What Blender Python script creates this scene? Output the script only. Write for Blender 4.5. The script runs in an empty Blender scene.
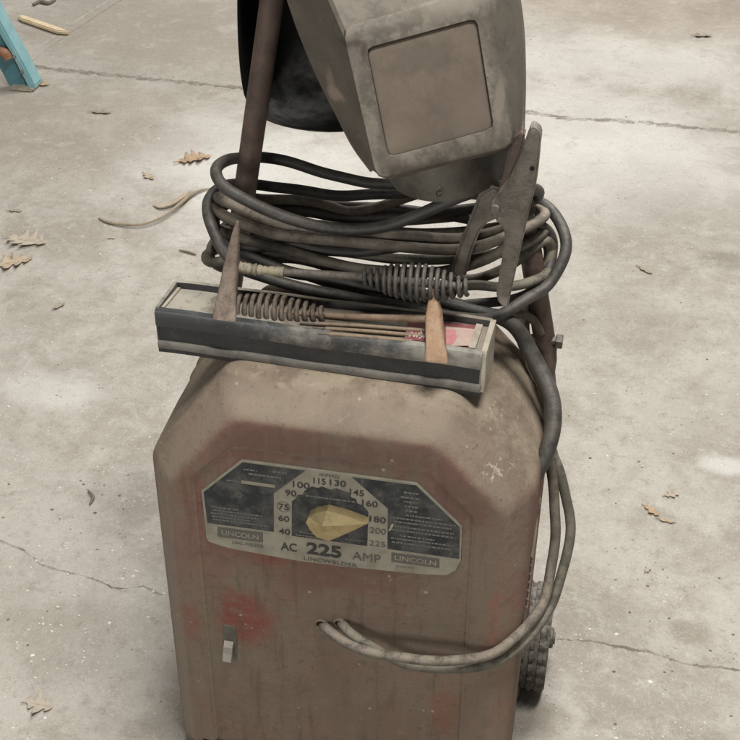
import bpy, bmesh, math, random
from mathutils import Vector as V, Matrix, noise as mnoise
random.seed(7)
S = bpy.context.scene
COL = S.collection

# ------------------------------------------------------------------ camera
FPX = 1300.0
C = V((0.22946, -0.99215, 1.38886))
RG = V((0.98075803, 0.19517151, 0.00466652)).normalized()
UP = V((-0.11837817, 0.57551586, 0.80917743)).normalized()
FW = V((-0.15524272, 0.79415967, -0.58754584)).normalized()

def ray(u, v): return FW * FPX + RG * (u - 370) - UP * (v - 370)
def onax(u, v, ax, val):
    d = ray(u, v); return C + d * ((val - C[ax]) / d[ax])
def onX(u, v, x): return onax(u, v, 0, x)
def onY(u, v, y): return onax(u, v, 1, y)
def onZ(u, v, z): return onax(u, v, 2, z)
def onP(u, v, p0, n):
    d = ray(u, v); return C + d * ((p0 - C).dot(n) / d.dot(n))
def atD(u, v, dep): return C + ray(u, v) * (dep / FPX)

cam = bpy.data.cameras.new("camera"); co = bpy.data.objects.new("camera", cam); COL.objects.link(co)
m3 = Matrix((RG, UP, -FW)).transposed()
co.matrix_world = Matrix.Translation(C) @ m3.to_4x4()
cam.sensor_width = 36; cam.sensor_fit = 'HORIZONTAL'; cam.lens = 36 * FPX / 740; cam.clip_end = 100; cam.clip_start = 0.05
S.camera = co

# ------------------------------------------------------------------ objects
WL = {}
def empty(name, loc, label, cat, group=None):
    o = bpy.data.objects.new(name, None); COL.objects.link(o); o.location = loc
    o.empty_display_size = 0.05
    o['label'] = label; o['category'] = cat
    if group: o['group'] = group
    WL[o.name] = V(loc); return o

def mk(name, geo, mat, parent=None, smooth=40, origin=None):
    """link ONE mesh object from world-space geometry"""
    vs, fs = geo[0], geo[1]
    base = WL[parent.name] if parent else (V(origin) if origin is not None else V((0, 0, 0)))
    me = bpy.data.meshes.new(name)
    me.from_pydata([tuple(V(p) - base) for p in vs], [], [tuple(f) for f in fs])
    bm = bmesh.new(); bm.from_mesh(me)
    bmesh.ops.remove_doubles(bm, verts=bm.verts, dist=1e-6)
    bmesh.ops.recalc_face_normals(bm, faces=bm.faces)
    bm.to_mesh(me); bm.free()
    if smooth:
        me.shade_smooth(); me.set_sharp_from_angle(angle=math.radians(smooth))
    if mat: me.materials.append(mat)
    o = bpy.data.objects.new(name, me); COL.objects.link(o)
    if parent:
        o.parent = parent
    else:
        o.location = base
    WL[o.name] = base
    return o

def tag(o, label, cat, group=None, kind=None):
    if label: o['label'] = label
    if cat: o['category'] = cat
    if group: o['group'] = group
    if kind: o['kind'] = kind
    return o

def join(*gs):
    vs, fs = [], []
    for g in gs:
        b = len(vs); vs += list(g[0]); fs += [tuple(i + b for i in f) for f in g[1]]
    return vs, fs

# ------------------------------------------------------------------ geometry helpers
def spline(pts, n=10):
    P = [V(p) for p in pts]; out = []
    for i in range(len(P) - 1):
        p0 = P[i - 1] if i > 0 else P[0] * 2 - P[1]
        p1, p2 = P[i], P[i + 1]
        p3 = P[i + 2] if i + 2 < len(P) else P[-1] * 2 - P[-2]
        t0 = 0; t1 = t0 + max((p1 - p0).length, 1e-6) ** .5
        t2 = t1 + max((p2 - p1).length, 1e-6) ** .5; t3 = t2 + max((p3 - p2).length, 1e-6) ** .5
        for k in range(n):
            t = t1 + (t2 - t1) * k / n
            a1 = p0 * ((t1 - t) / (t1 - t0)) + p1 * ((t - t0) / (t1 - t0))
            a2 = p1 * ((t2 - t) / (t2 - t1)) + p2 * ((t - t1) / (t2 - t1))
            a3 = p2 * ((t3 - t) / (t3 - t2)) + p3 * ((t - t2) / (t3 - t2))
            b1 = a1 * ((t2 - t) / (t2 - t0)) + a2 * ((t - t0) / (t2 - t0))
            b2 = a2 * ((t3 - t) / (t3 - t1)) + a3 * ((t - t1) / (t3 - t1))
            out.append(b1 * ((t2 - t) / (t2 - t1)) + b2 * ((t - t1) / (t2 - t1)))
    out.append(P[-1]); return out

def tube(path, r, seg=12, caps=True, flat=1.0):
    P = [V(p) for p in path]; n = len(P)
    if not hasattr(r, '__len__'): r = [r] * n
    elif len(r) != n:
        r = [r[0] + (r[-1] - r[0]) * i / (n - 1) for i in range(n)] if len(r) == 2 else \
            [r[min(int(i * (len(r) - 1) / (n - 1)), len(r) - 2)] * (1 - ((i * (len(r) - 1) / (n - 1)) - min(int(i * (len(r) - 1) / (n - 1)), len(r) - 2)))
             + r[min(int(i * (len(r) - 1) / (n - 1)), len(r) - 2) + 1] * ((i * (len(r) - 1) / (n - 1)) - min(int(i * (len(r) - 1) / (n - 1)), len(r) - 2)) for i in range(n)]
    T = [(P[min(i + 1, n - 1)] - P[max(i - 1, 0)]).normalized() for i in range(n)]
    a = V((0, 0, 1)) if abs(T[0].z) < .9 else V((1, 0, 0))
    N = (a - T[0] * a.dot(T[0])).normalized()
    vs, fs = [], []
    for i in range(n):
        N = (N - T[i] * N.dot(T[i])).normalized(); B = T[i].cross(N)
        for k in range(seg):
            t = 2 * math.pi * k / seg
            vs.append(P[i] + (N * math.cos(t) * flat + B * math.sin(t)) * r[i])
    for i in range(n - 1):
        for k in range(seg):
            k2 = (k + 1) % seg
            fs.append((i * seg + k, i * seg + k2, (i + 1) * seg + k2, (i + 1) * seg + k))
    if caps:
        fs.append(tuple(range(seg - 1, -1, -1))); fs.append(tuple((n - 1) * seg + k for k in range(seg)))
    return vs, fs

def loft(rings, cap0=True, cap1=True, close=True):
    n = len(rings[0]); vs = [p for r in rings for p in r]; fs = []
    for i in range(len(rings) - 1):
        for k in range(n if close else n - 1):
            k2 = (k + 1) % n
            fs.append((i * n + k, i * n + k2, (i + 1) * n + k2, (i + 1) * n + k))
    if cap0: fs.append(tuple(range(n - 1, -1, -1)))
    if cap1: fs.append(tuple((len(rings) - 1) * n + k for k in range(n)))
    return vs, fs

def box(c, h, bev=0.0, rot=None):
    bm = bmesh.new(); bmesh.ops.create_cube(bm, size=2)
    for v in bm.verts: v.co = V((v.co.x * h[0], v.co.y * h[1], v.co.z * h[2]))
    if bev: bmesh.ops.bevel(bm, geom=bm.edges[:], offset=bev, segments=2, affect='EDGES')
    M = rot if rot else Matrix.Identity(3)
    vs = [M @ v.co + V(c) for v in bm.verts]; bm.verts.index_update()
    fs = [tuple(v.index for v in f.verts) for f in bm.faces]; bm.free(); return vs, fs

def prism(outline, off, bev=0.0, seg=2):
    """outline of coplanar world points pushed by off, edges bevelled"""
    bm = bmesh.new()
    a = [bm.verts.new(p) for p in outline]; b = [bm.verts.new(V(p) + V(off)) for p in outline]; n = len(a)
    bm.faces.new(a); bm.faces.new(b[::-1])
    for i in range(n): bm.faces.new((a[i], b[i], b[(i + 1) % n], a[(i + 1) % n]))
    bmesh.ops.recalc_face_normals(bm, faces=bm.faces)
    if bev:
        es = [e for e in bm.edges if len(e.link_faces) == 2 and e.calc_face_angle(0) > .5]
        bmesh.ops.bevel(bm, geom=es, offset=bev, segments=seg, affect='EDGES', clamp_overlap=True)
    bm.verts.index_update()
    r = [v.co.copy() for v in bm.verts], [tuple(v.index for v in f.verts) for f in bm.faces]
    bm.free(); return r

def cyl(a, b, r, seg=24, bev=0.0):
    a, b = V(a), V(b); d = (b - a).normalized(); L = (b - a).length
    if bev: return tube([a, a + d * 1e-5, a + d * bev, b - d * bev, b - d * 1e-5, b], [r - bev, r - bev, r, r, r - bev, r - bev], seg)
    return tube([a, b], r, seg)

def poly2(pts, d):
    """offset a convex counter-clockwise-or-clockwise polygon inward by d"""
    n = len(pts); cx = sum(p[0] for p in pts) / n; cy = sum(p[1] for p in pts) / n; L = []
    for i in range(n):
        a, b = pts[i], pts[(i + 1) % n]; ex, ey = b[0] - a[0], b[1] - a[1]; l = math.hypot(ex, ey)
        nx, ny = -ey / l, ex / l
        if nx * (cx - a[0]) + ny * (cy - a[1]) < 0: nx, ny = -nx, -ny
        L.append((a[0] + nx * d, a[1] + ny * d, ex / l, ey / l))
    out = []
    for i in range(n):
        x1, y1, dx1, dy1 = L[i - 1]; x2, y2, dx2, dy2 = L[i]
        det = dx1 * (-dy2) + dx2 * dy1
        t = ((x2 - x1) * (-dy2) + dx2 * (y2 - y1)) / det
        out.append((x1 + dx1 * t, y1 + dy1 * t))
    return out
def fillet(pts, rad, K=6):
    n = len(pts); out = []
    for i in range(n):
        p = V((*pts[i], 0)); a = V((*pts[i - 1], 0)); b = V((*pts[(i + 1) % n], 0))
        r = rad[i] if hasattr(rad, '__len__') else rad
        da, db = (a - p).normalized(), (b - p).normalized()
        ang = da.angle(db); t = r / math.tan(ang / 2); t = min(t, .45 * (a - p).length, .45 * (b - p).length)
        q0, q1 = p + da * t, p + db * t
        for k in range(K):
            s = k / (K - 1); q = q0 * (1 - s) ** 2 + p * 2 * s * (1 - s) + q1 * s * s
            out.append((q.x, q.y))
    return out
def resample(poly, n):
    P = [V((p[0], p[1], 0)) for p in poly]; L = [0]
    for i in range(1, len(P)): L.append(L[-1] + (P[i] - P[i - 1]).length)
    out = []
    for k in range(n):
        t = L[-1] * k / n; i = 0
        while i < len(P) - 2 and L[i + 1] < t: i += 1
        s = (t - L[i]) / max(L[i + 1] - L[i], 1e-9); q = P[i].lerp(P[i + 1], s); out.append((q.x, q.y))
    return out
def clean(poly):  # smooth polyline through px points
    return [(q.x, q.y) for q in spline([V((p[0], p[1], 0)) for p in poly], 6)]

# ------------------------------------------------------------------ materials
class NT:
    def __init__(s, name):
        s.m = bpy.data.materials.new(name); s.m.use_nodes = True; s.t = s.m.node_tree; s.n = s.t.nodes
        s.b = s.n["Principled BSDF"]; s.co = s.n.new("ShaderNodeTexCoord"); s.g = s.n.new("ShaderNodeNewGeometry")
    def lk(s, a, b): s.t.links.new(a, b)
    def val(s, sock, x):
        if isinstance(x, bpy.types.NodeSocket): s.lk(x, sock)
        else: sock.default_value = x
    @property
    def pos(s): return s.g.outputs["Position"]
    def noise(s, scale, det=4, rough=.55, vec=None, dist=0.0):
        n = s.n.new("ShaderNodeTexNoise"); n.inputs["Scale"].default_value = scale; n.inputs["Detail"].default_value = det
        n.inputs["Roughness"].default_value = rough; n.inputs["Distortion"].default_value = dist
        s.lk(vec or s.pos, n.inputs["Vector"]); return n.outputs["Fac"]
    def vor(s, scale, vec=None, feat='F1', out="Distance"):
        n = s.n.new("ShaderNodeTexVoronoi"); n.feature = feat; n.inputs["Scale"].default_value = scale
        s.lk(vec or s.pos, n.inputs["Vector"]); return n.outputs[out]
    def ramp(s, x, a, b, c0=0.0, c1=1.0):
        n = s.n.new("ShaderNodeMapRange"); n.interpolation_type = 'SMOOTHSTEP'
        s.lk(x, n.inputs[0]); n.inputs[1].default_value = a; n.inputs[2].default_value = b
        n.inputs[3].default_value = c0; n.inputs[4].default_value = c1; return n.outputs[0]
    def math(s, op, a, b=0.0, c=None):
        n = s.n.new("ShaderNodeMath"); n.operation = op; s.val(n.inputs[0], a); s.val(n.inputs[1], b)
        if c is not None: s.val(n.inputs[2], c)
        return n.outputs[0]
    def mix(s, f, a, b, mode='MIX'):
        n = s.n.new("ShaderNodeMix"); n.data_type = 'RGBA'; n.blend_type = mode
        s.val(n.inputs["Factor"], f)
        for k, x in (("A", a), ("B", b)):
            so = [i for i in n.inputs if i.name == k and i.type == 'RGBA'][0]
            if isinstance(x, tuple): so.default_value = (*x, 1)
            else: s.lk(x, so)
        return [o for o in n.outputs if o.type == 'RGBA'][0]
    def sep(s, vec=None):
        n = s.n.new("ShaderNodeSeparateXYZ"); s.lk(vec or s.pos, n.inputs[0]); return n.outputs
    def comb(s, x, y, z):
        n = s.n.new("ShaderNodeCombineXYZ")
        for i, a in enumerate((x, y, z)): s.val(n.inputs[i], a)
        return n.outputs[0]
    def blob(s, c, r, scale=18, amp=.6, k=None):
        """soft noisy spot round world point c with radii r"""
        p = s.sep(); t = None
        for i in range(3):
            d = s.math('MULTIPLY', s.math('SUBTRACT', p[i], c[i]), 1 / r[i]); d = s.math('MULTIPLY', d, d)
            t = d if t is None else s.math('ADD', t, d)
        t = s.math('SQRT', t); t = s.math('ADD', t, s.math('MULTIPLY', s.math('SUBTRACT', s.noise(scale, 6, .65), .5), amp * 2))
        return s.ramp(t, 1.05, .35)
    def bump(s, h, strength=.3, dist=.002, prev=None):
        n = s.n.new("ShaderNodeBump"); n.inputs["Strength"].default_value = strength; n.inputs["Distance"].default_value = dist
        s.lk(h, n.inputs["Height"])
        if prev: s.lk(prev, n.inputs["Normal"])
        return n.outputs[0]
    def done(s, col, rough=.8, metal=0.0, bump=None, spec=None):
        if isinstance(col, tuple): s.b.inputs["Base Color"].default_value = (*col, 1)
        else: s.lk(col, s.b.inputs["Base Color"])
        s.val(s.b.inputs["Roughness"], rough); s.val(s.b.inputs["Metallic"], metal)
        if spec is not None: s.b.inputs["Specular IOR Level"].default_value = spec
        if bump: s.lk(bump, s.b.inputs["Normal"])
        return s.m

def grimy(name, c0, c1, dust=(.22, .19, .15), up=.6, scale=25, rough=.8, metal=0.0, bs=.25, spec=None, cover=.25, wear=None):
    """paint / metal with mottling and dust that has settled on what faces up"""
    t = NT(name)
    col = t.mix(t.ramp(t.noise(scale, 7, .72), .42, .60), c0, c1)
    nz = t.sep(t.g.outputs["Normal"])[2]
    n2 = t.noise(scale * 1.7, 7, .78, dist=.3)
    d = t.math('MULTIPLY', t.ramp(nz, -.1, .95), up)
    d = t.math('ADD', d, cover)
    d = t.math('MULTIPLY', d, t.ramp(n2, .38, .58, .22, 1.15))
    d = t.math('MINIMUM', d, 1.0)
    col = t.mix(d, col, dust)
    sp = t.noise(scale * 8, 5, .75)
    col = t.mix(t.ramp(sp, .58, .72, 0, .45), col, (c0[0] * .45, c0[1] * .45, c0[2] * .45))
    col = t.mix(t.ramp(sp, .42, .30, 0, .40), col, tuple(min(1, x * 1.35) for x in dust))
    if wear:
        e = t.ramp(t.g.outputs["Pointiness"], .53, .60, 0, .8)
        col = t.mix(t.math('MULTIPLY', e, t.ramp(t.noise(60, 5, .7), .42, .6)), col, wear)
    bp = t.bump(sp, bs * 1.4, .0014); bp = t.bump(n2, bs, .003, bp)
    return t.done(col, t.math('MAXIMUM', t.math('MULTIPLY', d, .95), rough), t.math('MULTIPLY', t.math('SUBTRACT', 1.0, d), metal) if metal else 0.0, bp, spec)

M = {}
M['cable_black'] = grimy('black cable rubber', (.022, .021, .02), (.040, .038, .035), (.15, .137, .116), .40, 30, .5, cover=.06)
M['cable_brown'] = grimy('brown dusty cable rubber', (.055, .046, .036), (.10, .085, .066), (.25, .215, .17), .6, 30, .7, cover=.26)
M['cable_olive'] = grimy('olive dusty cable rubber', (.045, .041, .033), (.085, .078, .06), (.22, .20, .155), .55, 30, .65, cover=.22)
M['steel'] = grimy('dusty dark steel', (.05, .045, .04), (.10, .09, .078), (.20, .175, .145), .45, 40, .6, .35, cover=.28)
M['clamp'] = grimy('dusty clamp steel', (.075, .067, .056), (.125, .112, .094), (.25, .222, .183), .5, 30, .55, .3, bs=.4, cover=.25, wear=(.30, .27, .225))
M['post'] = grimy('brown painted tube', (.055, .034, .028), (.10, .062, .048), (.18, .14, .115), .35, 30, .6, cover=.15)
M['rust'] = grimy('rusty steel', (.12, .07, .045), (.20, .115, .07), (.30, .22, .16), .45, 60, .85, cover=.15)
M['rust_orange'] = grimy('orange rusty steel', (.23, .128, .074), (.32, .195, .118), (.42, .31, .215), .4, 42, .8, bs=.5, cover=.14)
M['rust_shank'] = grimy('tan rusty rod', (.17, .105, .068), (.25, .165, .11), (.34, .26, .19), .4, 60, .85, bs=.4, cover=.2)
M['rust_pink'] = grimy('pale rusty steel', (.095, .070, .054), (.16, .118, .093), (.27, .22, .178), .45, 42, .85, bs=.5, cover=.22)
M['spring_brown'] = grimy('rusty spring wire', (.055, .040, .031), (.10, .073, .056), (.22, .185, .145), .5, 60, .75, .2, cover=.15)
M['spring_grey'] = grimy('dark spring wire', (.035, .033, .031), (.07, .064, .058), (.17, .155, .135), .5, 80, .65, .2, cover=.1)
M['tyre'] = grimy('dusty tyre rubber', (.022, .020, .018), (.05, .045, .04), (.36, .33, .285), .25, 60, .9, bs=.5, cover=.24)
M['rubber'] = grimy('black rubber', (.015, .015, .015), (.03, .03, .03), (.15, .13, .11), .2, 40, .8, cover=.06)
M['helmet'] = grimy('dusty grey helmet shell', (.066, .058, .046), (.096, .083, .066), (.19, .165, .132), .62, 11, .65, bs=.12, cover=.12, wear=(.25, .225, .185))
M['helmet_chin'] = grimy('dark chin shell', (.05, .046, .038), (.10, .092, .076), (.2, .18, .15), .5, 14, .6, bs=.12, cover=.06)
M['lens'] = grimy('dust covered lens plate', (.098, .078, .059), (.118, .095, .073), (.135, .111, .086), .3, 60, .9, bs=.08, cover=.3)
M['void'] = NT('dark hole').done((.006, .006, .006), .95)

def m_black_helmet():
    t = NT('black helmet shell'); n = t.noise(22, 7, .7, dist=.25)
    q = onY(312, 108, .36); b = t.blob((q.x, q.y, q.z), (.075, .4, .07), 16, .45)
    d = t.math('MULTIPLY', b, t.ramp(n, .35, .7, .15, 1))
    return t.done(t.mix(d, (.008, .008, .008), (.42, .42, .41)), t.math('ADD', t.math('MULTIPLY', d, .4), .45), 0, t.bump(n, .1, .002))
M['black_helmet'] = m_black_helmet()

def m_case(front):
    t = NT('red machine paint under grime' if front else 'brown grimed case paint')
    p = t.sep(); nz = t.sep(t.g.outputs["Normal"])[2]
    n1 = t.noise(7, 8, .68, dist=.5); n2 = t.noise(26, 8, .78); n3 = t.noise(120, 5, .75); n4 = t.noise(55, 7, .8, dist=.4)
    streak = t.noise(1, 6, .65, vec=t.comb(t.math('MULTIPLY', p[0], 75), t.math('MULTIPLY', p[1], 75), t.math('MULTIPLY', p[2], 8)))
    red = (.175, .097, .077); grime = (.165, .130, .098)
    col = t.mix(t.ramp(n1, .42, .58), red, grime)
    low = t.ramp(p[2], .43, .24, .0, .85)
    col = t.mix(t.math('MULTIPLY', low, t.ramp(n2, .34, .56, .35, 1)), col, (.150, .120, .088))
    def spot(c, r, amt, colr, sc=24, am=.75, lo=.95, hi=.55):
        nonlocal col
        q = t.blob(c, r, sc, am)
        q = t.math('MULTIPLY', q, t.ramp(t.noise(75, 6, .8), .34, .52, .3, 1)); col = t.mix(t.math('MULTIPLY', q, amt), col, colr)
    spot((-.02, 0, .548), (.20, .3, .030), .7, (.134, .073, .059)); spot((.13, 0, .50), (.05, .3, .05), .6, (.134, .073, .059))
    spot((-.16, 0, .47), (.02, .3, .05), .7, (.175, .075, .058)); spot((0, 0, .365), (.16, .3, .032), .6, (.136, .076, .06))
    spot((-.075, 0, .385), (.03, .3, .02), .7, (.20, .062, .045))
    spot((-.110, 0, .280), (.044, .3, .060), .75, (.185, .040, .032), 20, .6); spot((-.178, 0, .262), (.024, .3, .04), .55, (.19, .058, .045))
    spot((.125, 0, .17), (.022, .3, .055), .6, (.19, .082, .055)); spot((.186, 0, .33), (.022, .3, .15), .8, (.235, .088, .066)); spot((.19, 0, .12), (.016, .3, .14), .75, (.25, .11, .075))
    col = t.mix(t.ramp(streak, .55, .66, 0, .38), col, (.075, .052, .040))
    col = t.mix(t.ramp(streak, .44, .34, 0, .25), col, (.20, .165, .128))
    col = t.mix(t.ramp(n4, .54, .64, 0, .40), col, (.085, .062, .047)); col = t.mix(t.ramp(n4, .44, .34, 0, .38), col, (.215, .178, .138))
    # settled dust, thick and tan on top, scraped through in places
    d = t.math('MULTIPLY', t.ramp(nz, .12, .75), t.ramp(n2, .34, .54, .62, 1.0))
    dust = t.mix(t.ramp(n1, .42, .58), (.275, .233, .175), (.175, .135, .098)); dust = t.mix(t.ramp(t.noise(14, 8, .75, dist=.6), .53, .63, 0, .6), dust, (.14, .102, .077))
    dust = t.mix(t.ramp(n4, .53, .64, 0, .55), dust, (.15, .118, .09)); dust = t.mix(t.ramp(n4, .44, .34, 0, .5), dust, (.37, .325, .26))
    col = t.mix(t.math('MULTIPLY', d, .95), col, dust)
    # worn edge of the front, scuffs and chips
    if not front:
        e = t.math('MULTIPLY', t.ramp(p[1], .036, .022), t.ramp(p[1], -.002, .006)); e = t.math('MULTIPLY', e, t.ramp(n2, .38, .54, .35, 1.0))
        col = t.mix(t.math('MULTIPLY', e, .8), col, (.225, .182, .142))
    q = t.blob((.162, .018, .535), (.026, .03, .012), 60, 1.2); col = t.mix(t.math('MULTIPLY', q, t.ramp(t.noise(110, 5, .8), .54, .62, 0, .8)), col, (.46, .42, .35))
    q = t.blob((.152, .075, .562), (.010, .04, .03), 60, 1.2); col = t.mix(t.math('MULTIPLY', q, t.ramp(t.noise(130, 5, .8), .54, .62, 0, .7)), col, (.44, .39, .31))
    col = t.mix(t.math('MULTIPLY', t.ramp(t.vor(48, feat='F1'), .12, .07), t.ramp(t.noise(15, 3, .5), .5, .6, 0, .7)), col, (.36, .32, .26))
    col = t.mix(t.ramp(n3, .58, .70, 0, .5), col, (.06, .044, .034)); col = t.mix(t.ramp(n3, .40, .28, 0, .35), col, (.28, .24, .19))
    bp = t.bump(n3, .6, .0014); bp = t.bump(n2, .35, .003, bp); bp = t.bump(n1, .25, .006, bp)
    return t.done(col, t.ramp(n2, .3, .7, .6, .92), 0, bp, .3)
M['case'] = m_case(False); M['panel'] = m_case(True)

def m_tray(name, top, dark=False):
    t = NT(name); n = t.noise(30, 6, .65); n2 = t.noise(140, 4, .6)
    nz = t.sep(t.g.outputs["Normal"])[2]; n1 = t.noise(11, 4, .5)
    d = t.math('MULTIPLY', t.ramp(nz, .15, .8), t.ramp(n, .25, .55, .7, 1))
    side = t.mix(t.ramp(n1, .42, .62), (.016, .017, .019), (.036, .036, .036))
    top2 = t.mix(t.ramp(t.sep()[0], -.13, -.02, 0, .65), top, (.17, .135, .10)); top2 = t.mix(t.ramp(t.noise(55, 6, .75), .48, .62, 0, .6), top2, (.12, .10, .08))
    col = t.mix(t.math('MULTIPLY', d, 1.0), side, top2)
    col = t.mix(t.ramp(n2, .66, .8, 0, .5), col, (.26, .24, .20))
    return t.done(col, .55, 0, t.bump(n2, .15, .001))
M['tray'] = m_tray('dusty black tray', (.33, .305, .255))
def m_strip():
    t = NT('black tray rim with dust smears'); p = t.sep(); n = t.noise(26, 8, .74, dist=.1)
    k = t.math('ADD', t.ramp(p[0], -.20, .14, -.12, .5), t.math('MULTIPLY', t.math('SUBTRACT', n, .5), 2.0))
    col = t.mix(t.ramp(k, .0, .75), (.034, .037, .040), (.29, .275, .24))
    col = t.mix(t.ramp(t.noise(150, 4, .6), .6, .8, 0, .4), col, (.30, .27, .22))
    return t.done(col, t.ramp(k, 0, .6, .42, .8), 0, t.bump(t.noise(150, 4, .6), .12, .001))
M['tray_strip'] = m_strip()
M['tray_rim_dark'] = grimy('dark tray end', (.05, .05, .052), (.09, .088, .085), (.3, .27, .23), .5, 25, .6, bs=.15, cover=.2)
M['tray_black'] = grimy('black tray band', (.012, .013, .015), (.022, .022, .024), (.10, .095, .085), .2, 25, .45, cover=.03)
M['tray_lip'] = grimy('grey tray lip', (.085, .083, .077), (.17, .162, .145), (.27, .25, .21), .4, 20, .6, cover=.12)
M['cream'] = grimy('cream edge', (.24, .21, .165), (.36, .325, .26), (.40, .36, .295), .3, 40, .8, cover=.2)

def m_plate(name, c, c2, rough, metal):
    t = NT(name); n = t.noise(40, 6, .65); n2 = t.noise(160, 4, .65)
    col = t.mix(t.ramp(n, .38, .66), c, c2)
    col = t.mix(t.ramp(n2, .60, .78, 0, .35), col, (.24, .2, .15))
    return t.done(col, rough, metal, t.bump(n2, .08, .0006))
M['silver'] = m_plate('dull silver plate', (.27, .255, .205), (.20, .185, .145), .6, .15)
M['field'] = m_plate('worn black print', (.030, .033, .035), (.085, .085, .078), .75, .0); M['field'].node_tree.nodes['Principled BSDF'].inputs['Specular IOR Level'].default_value = .15
M['ink'] = NT('black ink').done((.028, .028, .028), .6)
M['faint_ink'] = NT('worn ink').done((.085, .082, .072), .6)
M['white_ink'] = m_plate('worn white print', (.165, .162, .145), (.085, .085, .077), .6, 0)
M['switch'] = grimy('grey switch lever', (.20, .19, .16), (.28, .26, .22), (.33, .3, .25), .4, 60, .6, cover=.2)
M['switch_dark'] = grimy('dark switch plate', (.06, .056, .046), (.09, .085, .07), (.15, .13, .1), .2, 60, .7, cover=.15)
M['red_card'] = grimy('grimy red card', (.22, .028, .042), (.14, .03, .035), (.20, .13, .11), .3, 45, .8, cover=.15, bs=.05)
M['pale_card'] = grimy('pale pink card', (.40, .27, .24), (.46, .34, .29), (.34, .28, .23), .3, 40, .8, cover=.2, bs=.05)
M['pink_card'] = grimy('faded pink mark', (.40, .10, .13), (.44, .17, .18), (.38, .26, .22), .3, 60, .8, cover=.15, bs=.05)
M['white_mark'] = NT('white mark').done((.50, .46, .41), .8)
M['electrode'] = grimy('tan electrode coating', (.15, .105, .068), (.22, .16, .11), (.28, .225, .165), .4, 80, .85, cover=.2)
M['lumpy_tip'] = grimy('pale spattered rod tip', (.16, .135, .095), (.33, .29, .205), (.38, .34, .26), .4, 70, .9, bs=.5, cover=.15)
M['blue'] = grimy('turquoise rail', (.045, .15, .185), (.07, .20, .235), (.18, .27, .28), .3, 18, .5, cover=.12)
M['blue_pale'] = grimy('pale turquoise flange', (.16, .36, .40), (.22, .42, .46), (.35, .45, .45), .3, 18, .5, cover=.15)
M['orange'] = grimy('orange brown rung', (.22, .09, .04), (.30, .14, .07), (.3, .2, .14), .3, 30, .7, cover=.12)
M['wood'] = grimy('pale raw wood', (.62, .50, .32), (.72, .60, .42), (.7, .6, .45), .2, 25, .85, cover=.1)
M['leaf'] = grimy('tan dry leaf', (.30, .235, .16), (.40, .325, .235), (.5, .42, .32), .3, 45, .85, cover=.15)
M['leaf_pale'] = grimy('pale dry leaf', (.34, .29, .225), (.43, .375, .30), (.46, .41, .34), .3, 45, .85, cover=.2)
M['leaf_orange'] = grimy('orange brown leaf', (.33, .21, .12), (.42, .285, .175), (.45, .36, .27), .3, 45, .85, cover=.1)
M['leaf_grey'] = grimy('grey brown leaf', (.22, .18, .135), (.30, .25, .19), (.4, .35, .28), .3, 45, .85, cover=.2)
M['straw'] = grimy('dry straw', (.22, .175, .115), (.30, .25, .175), (.36, .31, .24), .3, 45, .85, cover=.2)
M['chip'] = NT('pale concrete chip').done((.66, .62, .55), .9)
M['grit'] = NT('dark grit').done((.17, .14, .11), .9)

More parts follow.
